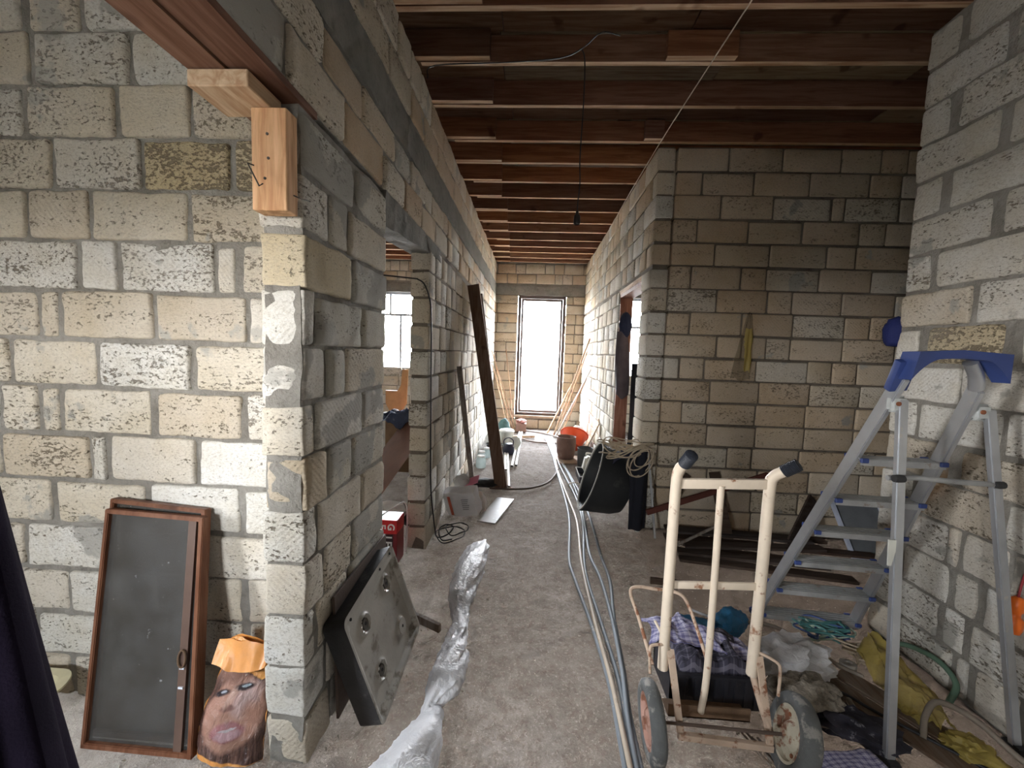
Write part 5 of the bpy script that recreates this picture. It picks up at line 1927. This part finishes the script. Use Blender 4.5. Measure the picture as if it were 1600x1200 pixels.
lathe(bm, [(0.142, 0.255), (0.145, 0.275), (0.12, 0.30), (0, 0.31)], 26, TR(-0.42, 7.15, 0.006))
obj('bucket_lid', bm, enw, bkt, smooth=True)
lathed('grey_bowl', [(0, 0), (0.08, 0), (0.15, 0.11), (0.155, 0.115), (0.14, 0.11), (0.07, 0.01), (0, 0.01)], (-0.60, 6.75, 0.006), M('dark_grey_metal', (0.05, 0.052, 0.055)), 'dark metal bowl against the left wall behind the jars', 'bowl')
bag('plastic_bag', (-0.66, 6.95, 0.0), (0.12, 0.1, 0.16), film_grey, 'greyish bag against the left wall behind the dark bowl', 'bag', 31.0, 0.14, sub=3)
bag('shoe_heap', (-0.52, 4.92, 0.0), (0.17, 0.09, 0.055), M('black_leather', (0.012, 0.012, 0.014), 0.45), 'flattened black bag at the foot of the leaning boards', 'bag', 33.0, 0.2, sub=3)
bpy.data.objects['shoe_heap'].name = 'black_bag'
# clutter at the end of the walkway
bm = bmesh.new()
box(bm, (-0.30, 8.42, 0.01), (-0.08, 8.62, 0.19))
bmesh.ops.bevel(bm, geom=list(bm.edges), offset=0.006, segments=1, affect='EDGES')
tag(obj('wooden_box', bm, M('pinkish_brown_wood', (0.26, 0.15, 0.12), 0.8, bump=0.2)), 'small brown wooden box before the left jamb of the end door', 'box')
bag('rag_heap', (-0.20, 8.5, 0.19), (0.10, 0.08, 0.05), M('dusty_red_rag', (0.30, 0.14, 0.12), 0.9), 'dusty reddish rag lying on the small wooden box', 'rag', 41.0, 0.3, sub=3)
leaner('batten', (-0.42, 7.75, 0.03), (0.10, 7.95, 0.03), 0.05, 0.03, pale_wood, 'pale batten lying across the walkway end near the box', 'batten')
bag('teal_sack', (-0.52, 7.85, 0.0), (0.13, 0.12, 0.20), M('teal_sackcloth', (0.06, 0.12, 0.12), 0.9), 'dark teal sack slumped below the leaning canes', 'sack', 44.0, 0.16, sub=3)

# ------------------------------------------------------------------ hanging things
bulb = thing('bulb_socket', 'black lamp socket hanging on a long wire from the joists', 'lamp', (0.25, 2.76, 3.66))
bm = bmesh.new()
tube(bm, [(0.235, 2.72, 3.665), (0.262, 2.73, 3.60), (0.268, 2.74, 3.35), (0.262, 2.75, 3.0), (0.27, 2.755, 2.85), (0.262, 2.76, 2.72), (0.262, 2.76, 2.66)], 0.004, 6, smooth_n=5)
obj('cord', bm, cab, bulb, smooth=True)
bm = bmesh.new()
lathe(bm, [(0, 0.075), (0.010, 0.075), (0.013, 0.055), (0.021, 0.045), (0.023, 0.0), (0.018, -0.012), (0.017, -0.003), (0, 0.0)], 18, TR(0.262, 2.76, 2.59))
obj('socket', bm, M('black_bakelite', (0.012, 0.012, 0.014), 0.35, bump=0), bulb, smooth=True)
bm = bmesh.new()
tube(bm, [(0.46, 2.62, 3.665), (0.34, 2.585, 3.655), (0.24, 2.71, 3.655), (0.10, 2.80, 3.66), (-0.25, 2.83, 3.655), (-0.75, 2.86, 3.655), (-0.80, 2.87, 3.58)], 0.004, 6, smooth_n=5)
obj('feed_cord', bm, cab, bulb, smooth=True)
path_obj('twine', [(1.086, 6.4, 3.60), (1.082, 5.2, 3.645), (1.082, 3.86, 3.655), (1.075, 3.0, 3.62), (1.04, 2.2, 3.53), (0.98, 1.0, 3.40), (0.9, -1.58, 3.1)], 0.0042, M('pale_twine', (0.58, 0.50, 0.40), 0.9, bump=0), 'pale taut twine strung from the wall corner up past the joists', 'twine', n=3, sides=5)

jk = thing('hanging_jacket', 'dark grey jacket with a navy hat hanging in the side doorway', 'jacket', (1.18, 5.12, 1.2))
bm = bmesh.new()


def jacket(u, v):
    a_ = 2 * PI * u
    w = 0.060 + 0.022 * math.sin(v * PI) + 0.012 * v
    z = 2.02 - 0.86 * v
    fold = 1 + 0.22 * math.sin(a_ * 3 + v * 2) * 0.6
    k = 1 - max(0, v - 0.93) / 0.07 * 0.85
    return Vector((1.135 + 0.035 * (v - .3) + w * fold * math.cos(a_) * k, 5.13 + w * 0.7 * fold * math.sin(a_) * k, z))


sheet(bm, jacket, 40, 30)
obj('jacket_sleeve', bm, M('charcoal_jacket_cloth', (0.060, 0.048, 0.055), 0.95, var=0.2, bump=0.3), jk, smooth=True)
bm = bmesh.new()
bmesh.ops.create_icosphere(bm, subdivisions=3, radius=1)
for v in bm.verts:
    p = v.co.copy()
    v.co = Vector((1.155 + p.x * 0.078, 5.12 + p.y * 0.06, 2.10 + p.z * 0.165)) + p * 0.012 * noisev(p, 4, 2)
obj('navy_hat', bm, M('navy_knit', (0.012, 0.016, 0.04), 0.95, bump=0.4), jk, smooth=True)
bm = bmesh.new()
tube(bm, [(1.15, 5.24, 2.24), (1.15, 5.16, 2.25), (1.15, 5.14, 2.28)], 0.004, 6)
obj('hook', bm, steel, jk)
bm = bmesh.new()
box(bm, (1.285, 4.92, 0.0), (1.42, 5.22, 1.62))
bmesh.ops.subdivide_edges(bm, edges=list(bm.edges), cuts=5, use_grid_fill=True)
for v in bm.verts:
    v.co += Vector((noisev(v.co, 6, 1), noisev(v.co, 6, 2), 0)) * 0.02
tag(obj('dark_garment_bag', bm, M('black_cloth_m', (0.012, 0.013, 0.02)), smooth=True), 'tall black covered bundle just inside the side doorway', 'bundle')

bm = bmesh.new()


def hangbag(u, v):
    w = 0.02 + 0.20 * v ** 0.7 * (1 - 0.25 * v)
    x = 2.02 - 0.06 * v + (u - 0.5) * w
    p = (x, 0, v)
    return Vector((x + 0.01 * noisev((u, v, 0), 6, 2), 3.872 - 0.025 * abs(math.sin(u * 9)) * (0.3 + v) - 0.02 * v, 2.14 - 0.62 * v + 0.05 * noisev((u, 0, 0), 3, 5)))


sheet(bm, hangbag, 24, 30)
o = obj('hanging_bag', bm, None, smooth=True, mats=[film_mat('brownish_film', (0.34, 0.27, 0.16), 0.45), film_yellow])
for p in o.data.polygons:
    c = p.center
    if (c.x - o.data.vertices[0].co.x * 0) is not None and 0.10 < c.z < 0.50 and -0.01 < c.x < 0.09:
        p.material_index = 1
tag(o, 'empty yellowish plastic bag hanging from a nail on the back wall', 'bag')
bm = bmesh.new()
tube(bm, [(2.02, 3.92, 2.15), (2.02, 3.86, 2.15)], 0.004, 6)
tag(obj('wall_nail', bm, steel), 'nail in the back wall holding the yellowish bag', 'nail')
bag('blue_bundle', (2.355, 2.715, 1.83), (0.07, 0.07, 0.105), M('deep_blue_cloth', (0.012, 0.02, 0.11), 0.8, bump=0.3), 'deep blue cloth bundle hanging at the far end of the right wall', 'bundle', 52.0, 0.15, sub=3)
bm = bmesh.new()
tube(bm, [(2.37, 2.60, 2.03), (2.365, 2.715, 2.02), (2.36, 2.72, 1.98)], 0.006, 6)
tag(obj('wall_hook', bm, steel), 'hook at the wall end carrying the deep blue bundle', 'hook')

# orange plug on its red lead
plug = thing('orange_socket', 'orange cable socket hanging on a red lead in front of the right wall', 'socket', (2.235, 1.84, 0.5))
og = M('orange_plastic', (0.85, 0.17, 0.02), 0.4, bump=0)
bm = bmesh.new()
lathe(bm, [(0, 0.165), (0.012, 0.165), (0.022, 0.155), (0.026, 0.105), (0.019, 0.09), (0.020, 0.075), (0.033, 0.062), (0.034, 0.02), (0.029, 0.0), (0.022, 0.0), (0.022, 0.02), (0, 0.02)], 22, TR(2.225, 1.835, 0.52) @ RT(5, 'Y'))
obj('socket_body', bm, og, plug, smooth=True)
bm = bmesh.new()
tube(bm, [(2.238, 1.835, 0.68), (2.245, 1.83, 0.78), (2.25, 1.80, 0.95), (2.25, 1.70, 1.15), (2.255, 1.5, 1.3), (2.262, 1.4, 1.36)], 0.0045, 7, smooth_n=5)
obj('red_lead', bm, M('dark_red_wire', (0.30, 0.03, 0.04), 0.5, bump=0), plug, smooth=True)

# ------------------------------------------------------------------ far left room, seen through the doorway


def text_part(s, size, mat, parent, mx, name='lettering', bold=0.0):
    cu = bpy.data.curves.new('txt', 'FONT')
    cu.body = s
    cu.size = size
    cu.extrude = 0.0008
    cu.offset = bold
    cu.align_x = 'CENTER'
    cu.align_y = 'CENTER'
    tmp = bpy.data.objects.new('txt', cu)
    COL.objects.link(tmp)
    dg = bpy.context.evaluated_depsgraph_get()
    me = bpy.data.meshes.new_from_object(tmp.evaluated_get(dg))
    bpy.data.objects.remove(tmp)
    me.transform(Matrix.Translation(-Vector(parent['_w'])) @ mx)
    me.materials.clear()
    o = link(name, me, mat, parent)
    return o


rc = thing('red_carton', 'red carton with white letters standing in the doorway behind the near pier', 'carton', (-1.18, 3.02, 0))
bm = bmesh.new()
box(bm, (-1.36, 2.95, 0.004), (-1.003, 3.12, 0.262))
bmesh.ops.bevel(bm, geom=list(bm.edges), offset=0.004, segments=1, affect='EDGES')
obj('carton_body', bm, M('dark_red_carton', (0.20, 0.012, 0.02), 0.35, bump=0.03), rc)
bm = bmesh.new()
box(bm, (-1.36, 2.948, 0.262), (-1.003, 3.12, 0.372))
bmesh.ops.bevel(bm, geom=list(bm.edges), offset=0.004, segments=1, affect='EDGES')
obj('carton_lid', bm, M('bright_red_carton', (0.55, 0.015, 0.02), 0.35, bump=0.03), rc)
bm = bmesh.new()
box(bm, (-1.36, 2.9465, 0.012), (-1.035, 2.9495, 0.255))
obj('black_panel', bm, M('black_print', (0.03, 0.012, 0.018), 0.5, bump=0), rc)
wl = M('white_print', (0.75, 0.74, 0.74), 0.5, bump=0)
text_part('LEY', 0.085, wl, rc, TR(-1.075, 2.9445, 0.178) @ RT(90, 'Y') @ RT(90, 'X'), bold=0.002)
text_part('G', 0.075, wl, rc, TR(-1.052, 2.9465, 0.318) @ RT(90, 'Y') @ RT(90, 'X'), bold=0.002)
text_part('E', 0.075, wl, rc, TR(-1.122, 2.9465, 0.318) @ RT(90, 'Y') @ RT(90, 'X'), bold=0.002)

bw = M('brown_wardrobe_panel', (0.19, 0.085, 0.055), 0.5, bump=0.05)
bm = bmesh.new()
q = [(-2.1, 4.55, 0.0), (-1.62, 3.85, 0.0), (-1.22, 4.55, 0.74), (-1.70, 5.25, 0.74)]
loft(bm, [q, [(x + 0.02, y - 0.01, z + 0.03) for x, y, z in q]])
tag(obj('brown_panel', bm, bw), 'big brown panel lying aslant in the far left room', 'panel')
q = [(-1.22, 3.95, 0.0), (-1.16, 4.10, 0.0), (-1.30, 4.75, 0.72), (-1.36, 4.60, 0.72)]
bm = bmesh.new()
loft(bm, [q, [(x - 0.02, y, z + 0.02) for x, y, z in q]])
tag(obj('dark_batten', bm, old_board), 'dark batten leaning right of the brown panel in the far room', 'batten')
cloth('dark_clothes', -1.62, 5.30, 0.85, 0.6, lambda u, v, x, y: 0.76 + 0.10 * math.sin(PI * u) * math.sin(PI * v), M('blue_grey_clothes', (0.05, 0.065, 0.12), 0.95, var=0.5, scale=4, spot=(0.32, 0.34, 0.40), spot_lo=0.58, spot_scale=5), 'heap of dark blue clothes on top of the brown panel', 'clothes', n=34, amp=0.06, seed=61)
bm = bmesh.new()
loft(bm, [rrect(-2.0, 5.32, -1.3, 5.6, 0.03, 0.0), rrect(-2.0, 5.32, -1.3, 5.6, 0.03, 0.70)])
tag(obj('cardboard_box', bm, M('brown_cardboard', (0.28, 0.18, 0.11), 0.9)), 'cardboard box under the clothes in the far left room', 'box')
bag('white_sack', (-2.10, 5.88, 0.0), (0.24, 0.20, 0.42), M('white_sackcloth', (0.70, 0.69, 0.68), 0.9), 'white sack standing behind the heap of clothes', 'sack', 63.0, 0.12, sub=4)
bm = bmesh.new()
q = [(-2.42, 6.50, 0.0), (-1.8, 6.42, 0.0), (-1.8, 6.56, 1.0), (-2.05, 6.56, 0.72)]
loft(bm, [q, [(x, y + 0.05, z) for x, y, z in q]])
tag(obj('pink_foam_board', bm, M('pink_foam', (0.78, 0.33, 0.27), 0.9, var=0.05)), 'pink foam board standing behind the clothes in the far left room', 'board')
ch = thing('plywood_cutout', 'ochre plywood cut-out shaped like a seat side with an upright arm', 'plywood', (-2.4, 7.0, 0))
bm = bmesh.new()
prof = [(-2.62, 0.95), (-2.62, 0.72), (-2.53, 0.55), (-2.50, 0.0), (-2.30, 0.0), (-2.30, 0.62), (-2.24, 0.72), (-2.22, 1.34), (-2.32, 1.34), (-2.34, 1.06), (-2.40, 0.95)]
loft(bm, [[(x, 7.0, z) for x, z in prof], [(x, 7.04, z) for x, z in prof]])
obj('plywood_side', bm, M('ochre_plywood', (0.50, 0.27, 0.12), 0.7, bump=0.1), ch)
bag('white_bundle', (-1.36, 3.75, 0.0), (0.16, 0.14, 0.11), M('white_sackcloth', (0.70, 0.69, 0.68)), 'white bundle on the floor behind the red carton', 'bundle', 66.0, 0.2, sub=3)
bag('green_bag', (-1.44, 3.45, 0.0), (0.10, 0.10, 0.12), film_mat('green_film', (0.25, 0.38, 0.22), 0.9), 'pale green bag directly behind the red carton', 'bag', 67.0, 0.2, sub=3)
bag('shoe', (-1.16, 3.72, 0.0), (0.05, 0.12, 0.05), M('black_leather', (0.012, 0.012, 0.014)), 'black shoe on the floor between red carton and second pier', 'shoe', 68.0, 0.1, sub=3, rot=0.5)
path_obj('white_strap', [(-1.17, 2.935, 0.376), (-1.06, 3.05, 0.44), (-1.00, 3.15, 0.43), (-0.99, 3.16, 0.2), (-1.0, 3.17, 0.01)], 0.006, wl, 'thin white strap curling over the red carton', 'strap')

# ------------------------------------------------------------------ alcove at the back right
dkw = wood_mat('dark_alcove_timber', [(0.0, (0.06, 0.04, 0.032)), (0.5, (0.085, 0.06, 0.045)), (1.0, (0.05, 0.042, 0.04))], (1, 12, 12))
ra_ = random.Random(31)
names_ = ['nearest', 'second', 'third', 'fourth', 'fifth', 'sixth', 'seventh']
for k in range(7):
    y = 3.20 + k * 0.085
    z = 0.02 + 0.026 * (k % 2) + 0.01 * k
    yw = ra_.uniform(-0.12, 0.12)
    x0_ = 1.28 + ra_.uniform(0, 0.25)
    x1_ = 2.55 + ra_.uniform(-0.3, 0.5)
    leaner('dark_plank', (x0_, y - yw, z), (x1_, min(3.84, y + yw), z + ra_.uniform(0, 0.03)), 0.10, 0.022, dkw,
           'dark dusty plank on the alcove floor, %s from the hand truck' % names_[k], 'plank', 'dark planks stacked on the alcove floor', up=(0, 0, 1))
for k, (a, b_, w, t_, m_, lab) in enumerate((
        ((1.13, 3.70, 0.25), (2.30, 3.86, 0.62), 0.05, 0.03, M('dark_red_timber', (0.11, 0.035, 0.025), 0.8), 'dark reddish pole slanting low along the back wall'),
        ((1.86, 3.60, 0.02), (1.80, 3.87, 0.62), 0.09, 0.03, dkw, 'dark upright board leaning on the back wall behind the truck'),
        ((1.30, 3.35, 0.12), (1.66, 3.45, 0.26), 0.02, 0.015, grey_board, 'thin grey stick lying over the dark planks'),
        ((1.34, 3.74, 0.26), (1.56, 3.88, 0.58), 0.06, 0.02, dkw, 'short dark board leaning on the back wall left of the upright one'),
        ((1.21, 3.66, 0.02), (1.16, 3.86, 0.78), 0.018, 0.018, alu_dull, 'slim grey metal rod leaning on the back wall near its corner'),
        ((1.09, 3.83, 0.0), (1.09, 3.86, 0.42), 0.035, 0.02, M('white_enamel', (0.62, 0.63, 0.58)), 'narrow white strip standing at the wall corner'),
        ((2.32, 3.50, 0.02), (2.75, 3.86, 0.40), 0.14, 0.02, dkw, 'broad dark board propped in the alcove left of the grey panel'))):
    leaner('leaning_timber', a, b_, w, t_, m_, lab, 'timber', 'timber leaning in the alcove', up=(0, 1, 0))
leaner('wood_scrap', (0.96, 2.95, 0.015), (1.22, 2.93, 0.015), 0.05, 0.02, dkw, 'dark wood scrap alone on the floor left of the hand truck', 'scrap')
pn = thing('framed_board', 'grey framed panel with pale edge profile leaning at the back of the alcove', 'panel', (2.9, 3.5, 0))
fl_, fr_, ft, ftr = Vector((2.88, 3.50, 0.01)), Vector((3.25, 3.50, 0.01)), Vector((2.72, 3.62, 0.50)), Vector((3.12, 3.62, 0.50))
for a, b_ in ((fl_, ft), (fr_, ftr), (ft, ftr), (fl_, fr_)):
    bm = bmesh.new()
    bar(bm, a, b_, 0.03, 0.03, up=(0, 1, 0), bevel=0.003)
    obj('profile', bm, M('pale_blue_profile', (0.42, 0.46, 0.56), 0.4, bump=0), pn)
bm = bmesh.new()
loft(bm, [[tuple(p) for p in (fl_, fr_, ftr, ft)], [tuple(p + Vector((0, 0.01, 0))) for p in (fl_, fr_, ftr, ft)]])
obj('panel_sheet', bm, M('dull_grey_sheet', (0.13, 0.14, 0.15), 0.6), pn)

# ------------------------------------------------------------------ litter on the floor round the ladder and truck
bag('blue_bag', (1.02, 2.33, 0.0), (0.15, 0.12, 0.07), film_blue, 'crumpled blue plastic bag behind the crate of clothes', 'bag', 71.0, 0.2, rot=0.3)
bag('blue_bag', (1.30, 2.44, 0.0), (0.13, 0.08, 0.07), film_blue, 'blue plastic bag between hand truck and ladder foot', 'bag', 72.0, 0.22, rot=0.7)
for k, (a, b_) in enumerate((((1.13, 2.62), (1.27, 2.52)), ((1.27, 2.53), (1.30, 2.46)))):
    leaner('metal_strip', (*a, 0.02), (*b_, 0.02), 0.014, 0.01, alu, ('pale metal strip on the floor left of the ladder foot', 'shorter pale metal strip beside the second blue bag')[k], 'strip')
bag('clear_bag', (1.50, 2.16, 0.0), (0.20, 0.14, 0.08), film_white, 'crumpled dusty white plastic bag in the middle of the floor litter', 'bag', 74.0, 0.35, rot=0.2)
bag('sponge_heap', (1.44, 1.93, 0.0), (0.14, 0.11, 0.07), M('dusty_wool', (0.30, 0.265, 0.22), 0.98, var=0.3, scale=40, bump=1.0, bscale=90), 'clump of matted dusty wool beside the right truck wheel', 'wool', 75.0, 0.35)
bag('dark_rag', (1.56, 1.80, 0.0), (0.15, 0.10, 0.045), dark_plaid if False else M('dark_litter_cloth', (0.03, 0.028, 0.04), 0.9, var=0.5, scale=14, spot=(0.25, 0.24, 0.27), spot_lo=0.60, spot_scale=22), 'dark torn rag on the floor between wheel and ladder leg', 'rag', 76.0, 0.4, rot=-0.4)
cloth('plaid_cloth', 1.375, 1.56, 0.34, 0.16, lambda u, v, x, y: 0.035 + 0.03 * math.sin(PI * u), plaid, 'violet and white checked cloth on the floor right of the truck wheel', 'cloth', n=24, amp=0.015, seed=81, rot=0.2)
bm = bmesh.new()
lathe(bm, [(0.020, 0.004), (0.040, 0.004), (0.040, 0.026), (0.020, 0.026), (0.020, 0.004)], 24, TR(1.84, 2.20, 0.008) @ RT(-8, 'X'))
tag(obj('tape_roll', bm, film_grey, smooth=True), 'small roll of pale tape on the floor behind the ladder leg', 'tape')
# tangles of twine
rt_ = random.Random(77)


def tangle(name, c, s, n, r, mats_, label, seed, loops=9, part='strand'):
    t_ = thing(name, label, 'twine', c)
    rr = random.Random(seed)
    for k in range(n):
        p = [Vector((c[0] + rr.uniform(-s[0], s[0]), c[1] + rr.uniform(-s[1], s[1]), c[2] + rr.uniform(0.005, s[2]))) for _ in range(loops)]
        bm = bmesh.new()
        tube(bm, catmull(p, 5), r, 5)
        obj(part, bm, mats_[k % len(mats_)], t_, smooth=True)
    return t_


teal = M('teal_twine', (0.07, 0.20, 0.20), 0.7, bump=0)
bluet = M('blue_twine', (0.06, 0.10, 0.26), 0.7, bump=0)
tangle('twine_tangle', (1.90, 2.48, 0.004), (0.16, 0.10, 0.06), 10, 0.0055, [teal, bluet, M('pale_green_twine', (0.40, 0.50, 0.42), 0.7, bump=0)], 'tangle of teal and blue twine under the lowest ladder step', 5)
tangle('rope_tangle', (2.0, 2.30, 0.004), (0.11, 0.09, 0.05), 6, 0.006, [rope_m], 'small tangle of cream rope beside the teal twine', 8, loops=7)
hz_m = M('grey_brown_hose', (0.22, 0.185, 0.15), 0.6, bump=0.05)
grn_h = M('green_hose', (0.10, 0.17, 0.12), 0.5, bump=0.05)
for pts, r, m_, lab in (
        ([(1.32, 1.83, 0.02), (1.40, 1.80, 0.03), (1.52, 1.80, 0.03), (1.62, 1.88, 0.03), (1.66, 1.96, 0.02)], 0.014, hz_m, 'grey-brown hose piece lying from the wheel to the ladder leg'),
        ([(1.42, 2.52, 0.02), (1.60, 2.50, 0.02), (1.72, 2.35, 0.02), (1.78, 2.20, 0.02), (1.86, 2.12, 0.02)], 0.012, hz_m, 'hose curving on the floor in front of the lowest step'),
        ([(1.85, 1.78, 0.015), (1.90, 1.83, 0.08), (1.98, 1.86, 0.13), (2.08, 1.80, 0.11), (2.15, 1.70, 0.05), (2.20, 1.60, 0.02)], 0.013, hz_m, 'arched grey hose over the yellow bag'),
        ([(2.12, 2.36, 0.03), (2.20, 2.28, 0.11), (2.235, 2.13, 0.14), (2.225, 2.02, 0.10), (2.16, 1.98, 0.03)], 0.014, grn_h, 'green hose bent up against the foot of the right wall'),
        ([(1.55, 2.05, 0.02), (1.66, 2.00, 0.02), (1.74, 1.90, 0.02), (1.88, 1.76, 0.02), (2.02, 1.62, 0.02)], 0.008, cab, 'thin dark cable running through the floor litter'),
        ([(1.14, 2.10, 0.02), (1.22, 2.12, 0.05), (1.26, 2.0, 0.03), (1.30, 1.90, 0.02)], 0.010, hz_m, 'short hose piece behind the right truck wheel')):
    path_obj('hose', pts, r, m_, lab, 'hose')
for k in range(7):
    a = Vector((1.02 + 0.018 * k, 1.74 - 0.01 * k, 0.014 + 0.008 * (k % 2)))
    b_ = Vector((1.13 + 0.026 * k, 1.38, 0.014 + 0.008 * (k % 2)))
    bm = bmesh.new()
    tube(bm, [a, b_], 0.005, 6)
    tag(obj('thin_rod', bm, grey_board, smooth=True), 'thin rod in the bundle on the floor under the axle bar', 'rod', 'thin rods under the hand truck axle')
# yellow bags
bm = bmesh.new()


def ybag(u, v):
    x = 2.03 + 0.15 * (u - 0.5) * (1 + 0.7 * math.sin(PI * v)) + 0.02 - 0.10 * v
    y = 2.32 - 0.52 * v
    z = 0.03 + 0.11 * math.sin(PI * u) * (1 - 0.55 * v) + 0.05 * (ridge((u, v, 0), 3.5, 5, 4) - 0.4)
    return Vector((x + 0.02 * noisev((u, v, 0), 5, 2), y + 0.03 * noisev((u, v, 0), 5, 7), max(z, 0.006)))


sheet(bm, ybag, 36, 50)
tag(obj('yellow_bag', bm, film_yellow, smooth=True), 'long crumpled yellow plastic bag along the foot of the right wall', 'bag')
bag('yellow_bag', (2.0, 1.72, 0.0), (0.10, 0.07, 0.04), film_yellow, 'small scrap of yellow bag under the arched grey hose', 'bag', 91.0, 0.35, rot=-0.4)
for k, (a, b_, w, lab) in enumerate((((1.62, 2.12, 0.010), (1.98, 1.52, 0.010), 0.12, 'flat dusty plank under the litter, left of the ladder leg'), ((1.76, 2.16, 0.010), (2.12, 1.56, 0.010), 0.11, 'flat dusty plank under the litter, right of the ladder leg'),
                                     ((1.34, 1.98, 0.010), (1.70, 1.80, 0.010), 0.08, 'short dusty plank under the matted wool'))):
    leaner('floor_plank', a, b_, w, 0.016, wood_mat('dusty_floor_plank', [(0, (0.15, 0.115, 0.085)), (1, (0.20, 0.155, 0.12))], (12, 1, 12)) if k == 0 else MATS['dusty_floor_plank'], lab, 'plank', 'planks under the floor litter', up=(0, 0, 1))

# rubble: chips of stone and mortar over the dirt
bm = bmesh.new()
rr3 = random.Random(101)
for k in range(2600):
    zone = rr3.random()
    if zone < 0.35:
        x, y = rr3.uniform(-0.85, -0.2), rr3.uniform(1.2, 4.0)
    elif zone < 0.55:
        x, y = rr3.uniform(1.0, 2.2), rr3.uniform(1.4, 3.2)
    elif zone < 0.75:
        x, y = rr3.uniform(-2.6, -0.95), rr3.uniform(1.0, 1.6)
    else:
        x, y = rr3.uniform(-0.8, 1.05), rr3.uniform(1.3, 7.0)
    s = 0.0022 + 0.006 * rr3.random() ** 3 + (0.006 if rr3.random() < 0.02 else 0)
    c = Vector((x, y, ground_z(x, y) + s * 0.4))
    vs5 = [bm.verts.new(c + Vector((rr3.uniform(-1, 1), rr3.uniform(-1, 1), rr3.uniform(-0.6, 0.9))).normalized() * s * rr3.uniform(0.7, 1.3)) for _ in range(5)]
    try:
        bmesh.ops.convex_hull(bm, input=vs5)
    except Exception:
        pass
tag(obj('stone_chips', bm, M('chip_stone', (0.36, 0.33, 0.28), 0.95, var=0.35, scale=30, bump=0)), 'small stone and mortar chips scattered over the dirt floor', 'rubble', kind='stuff')
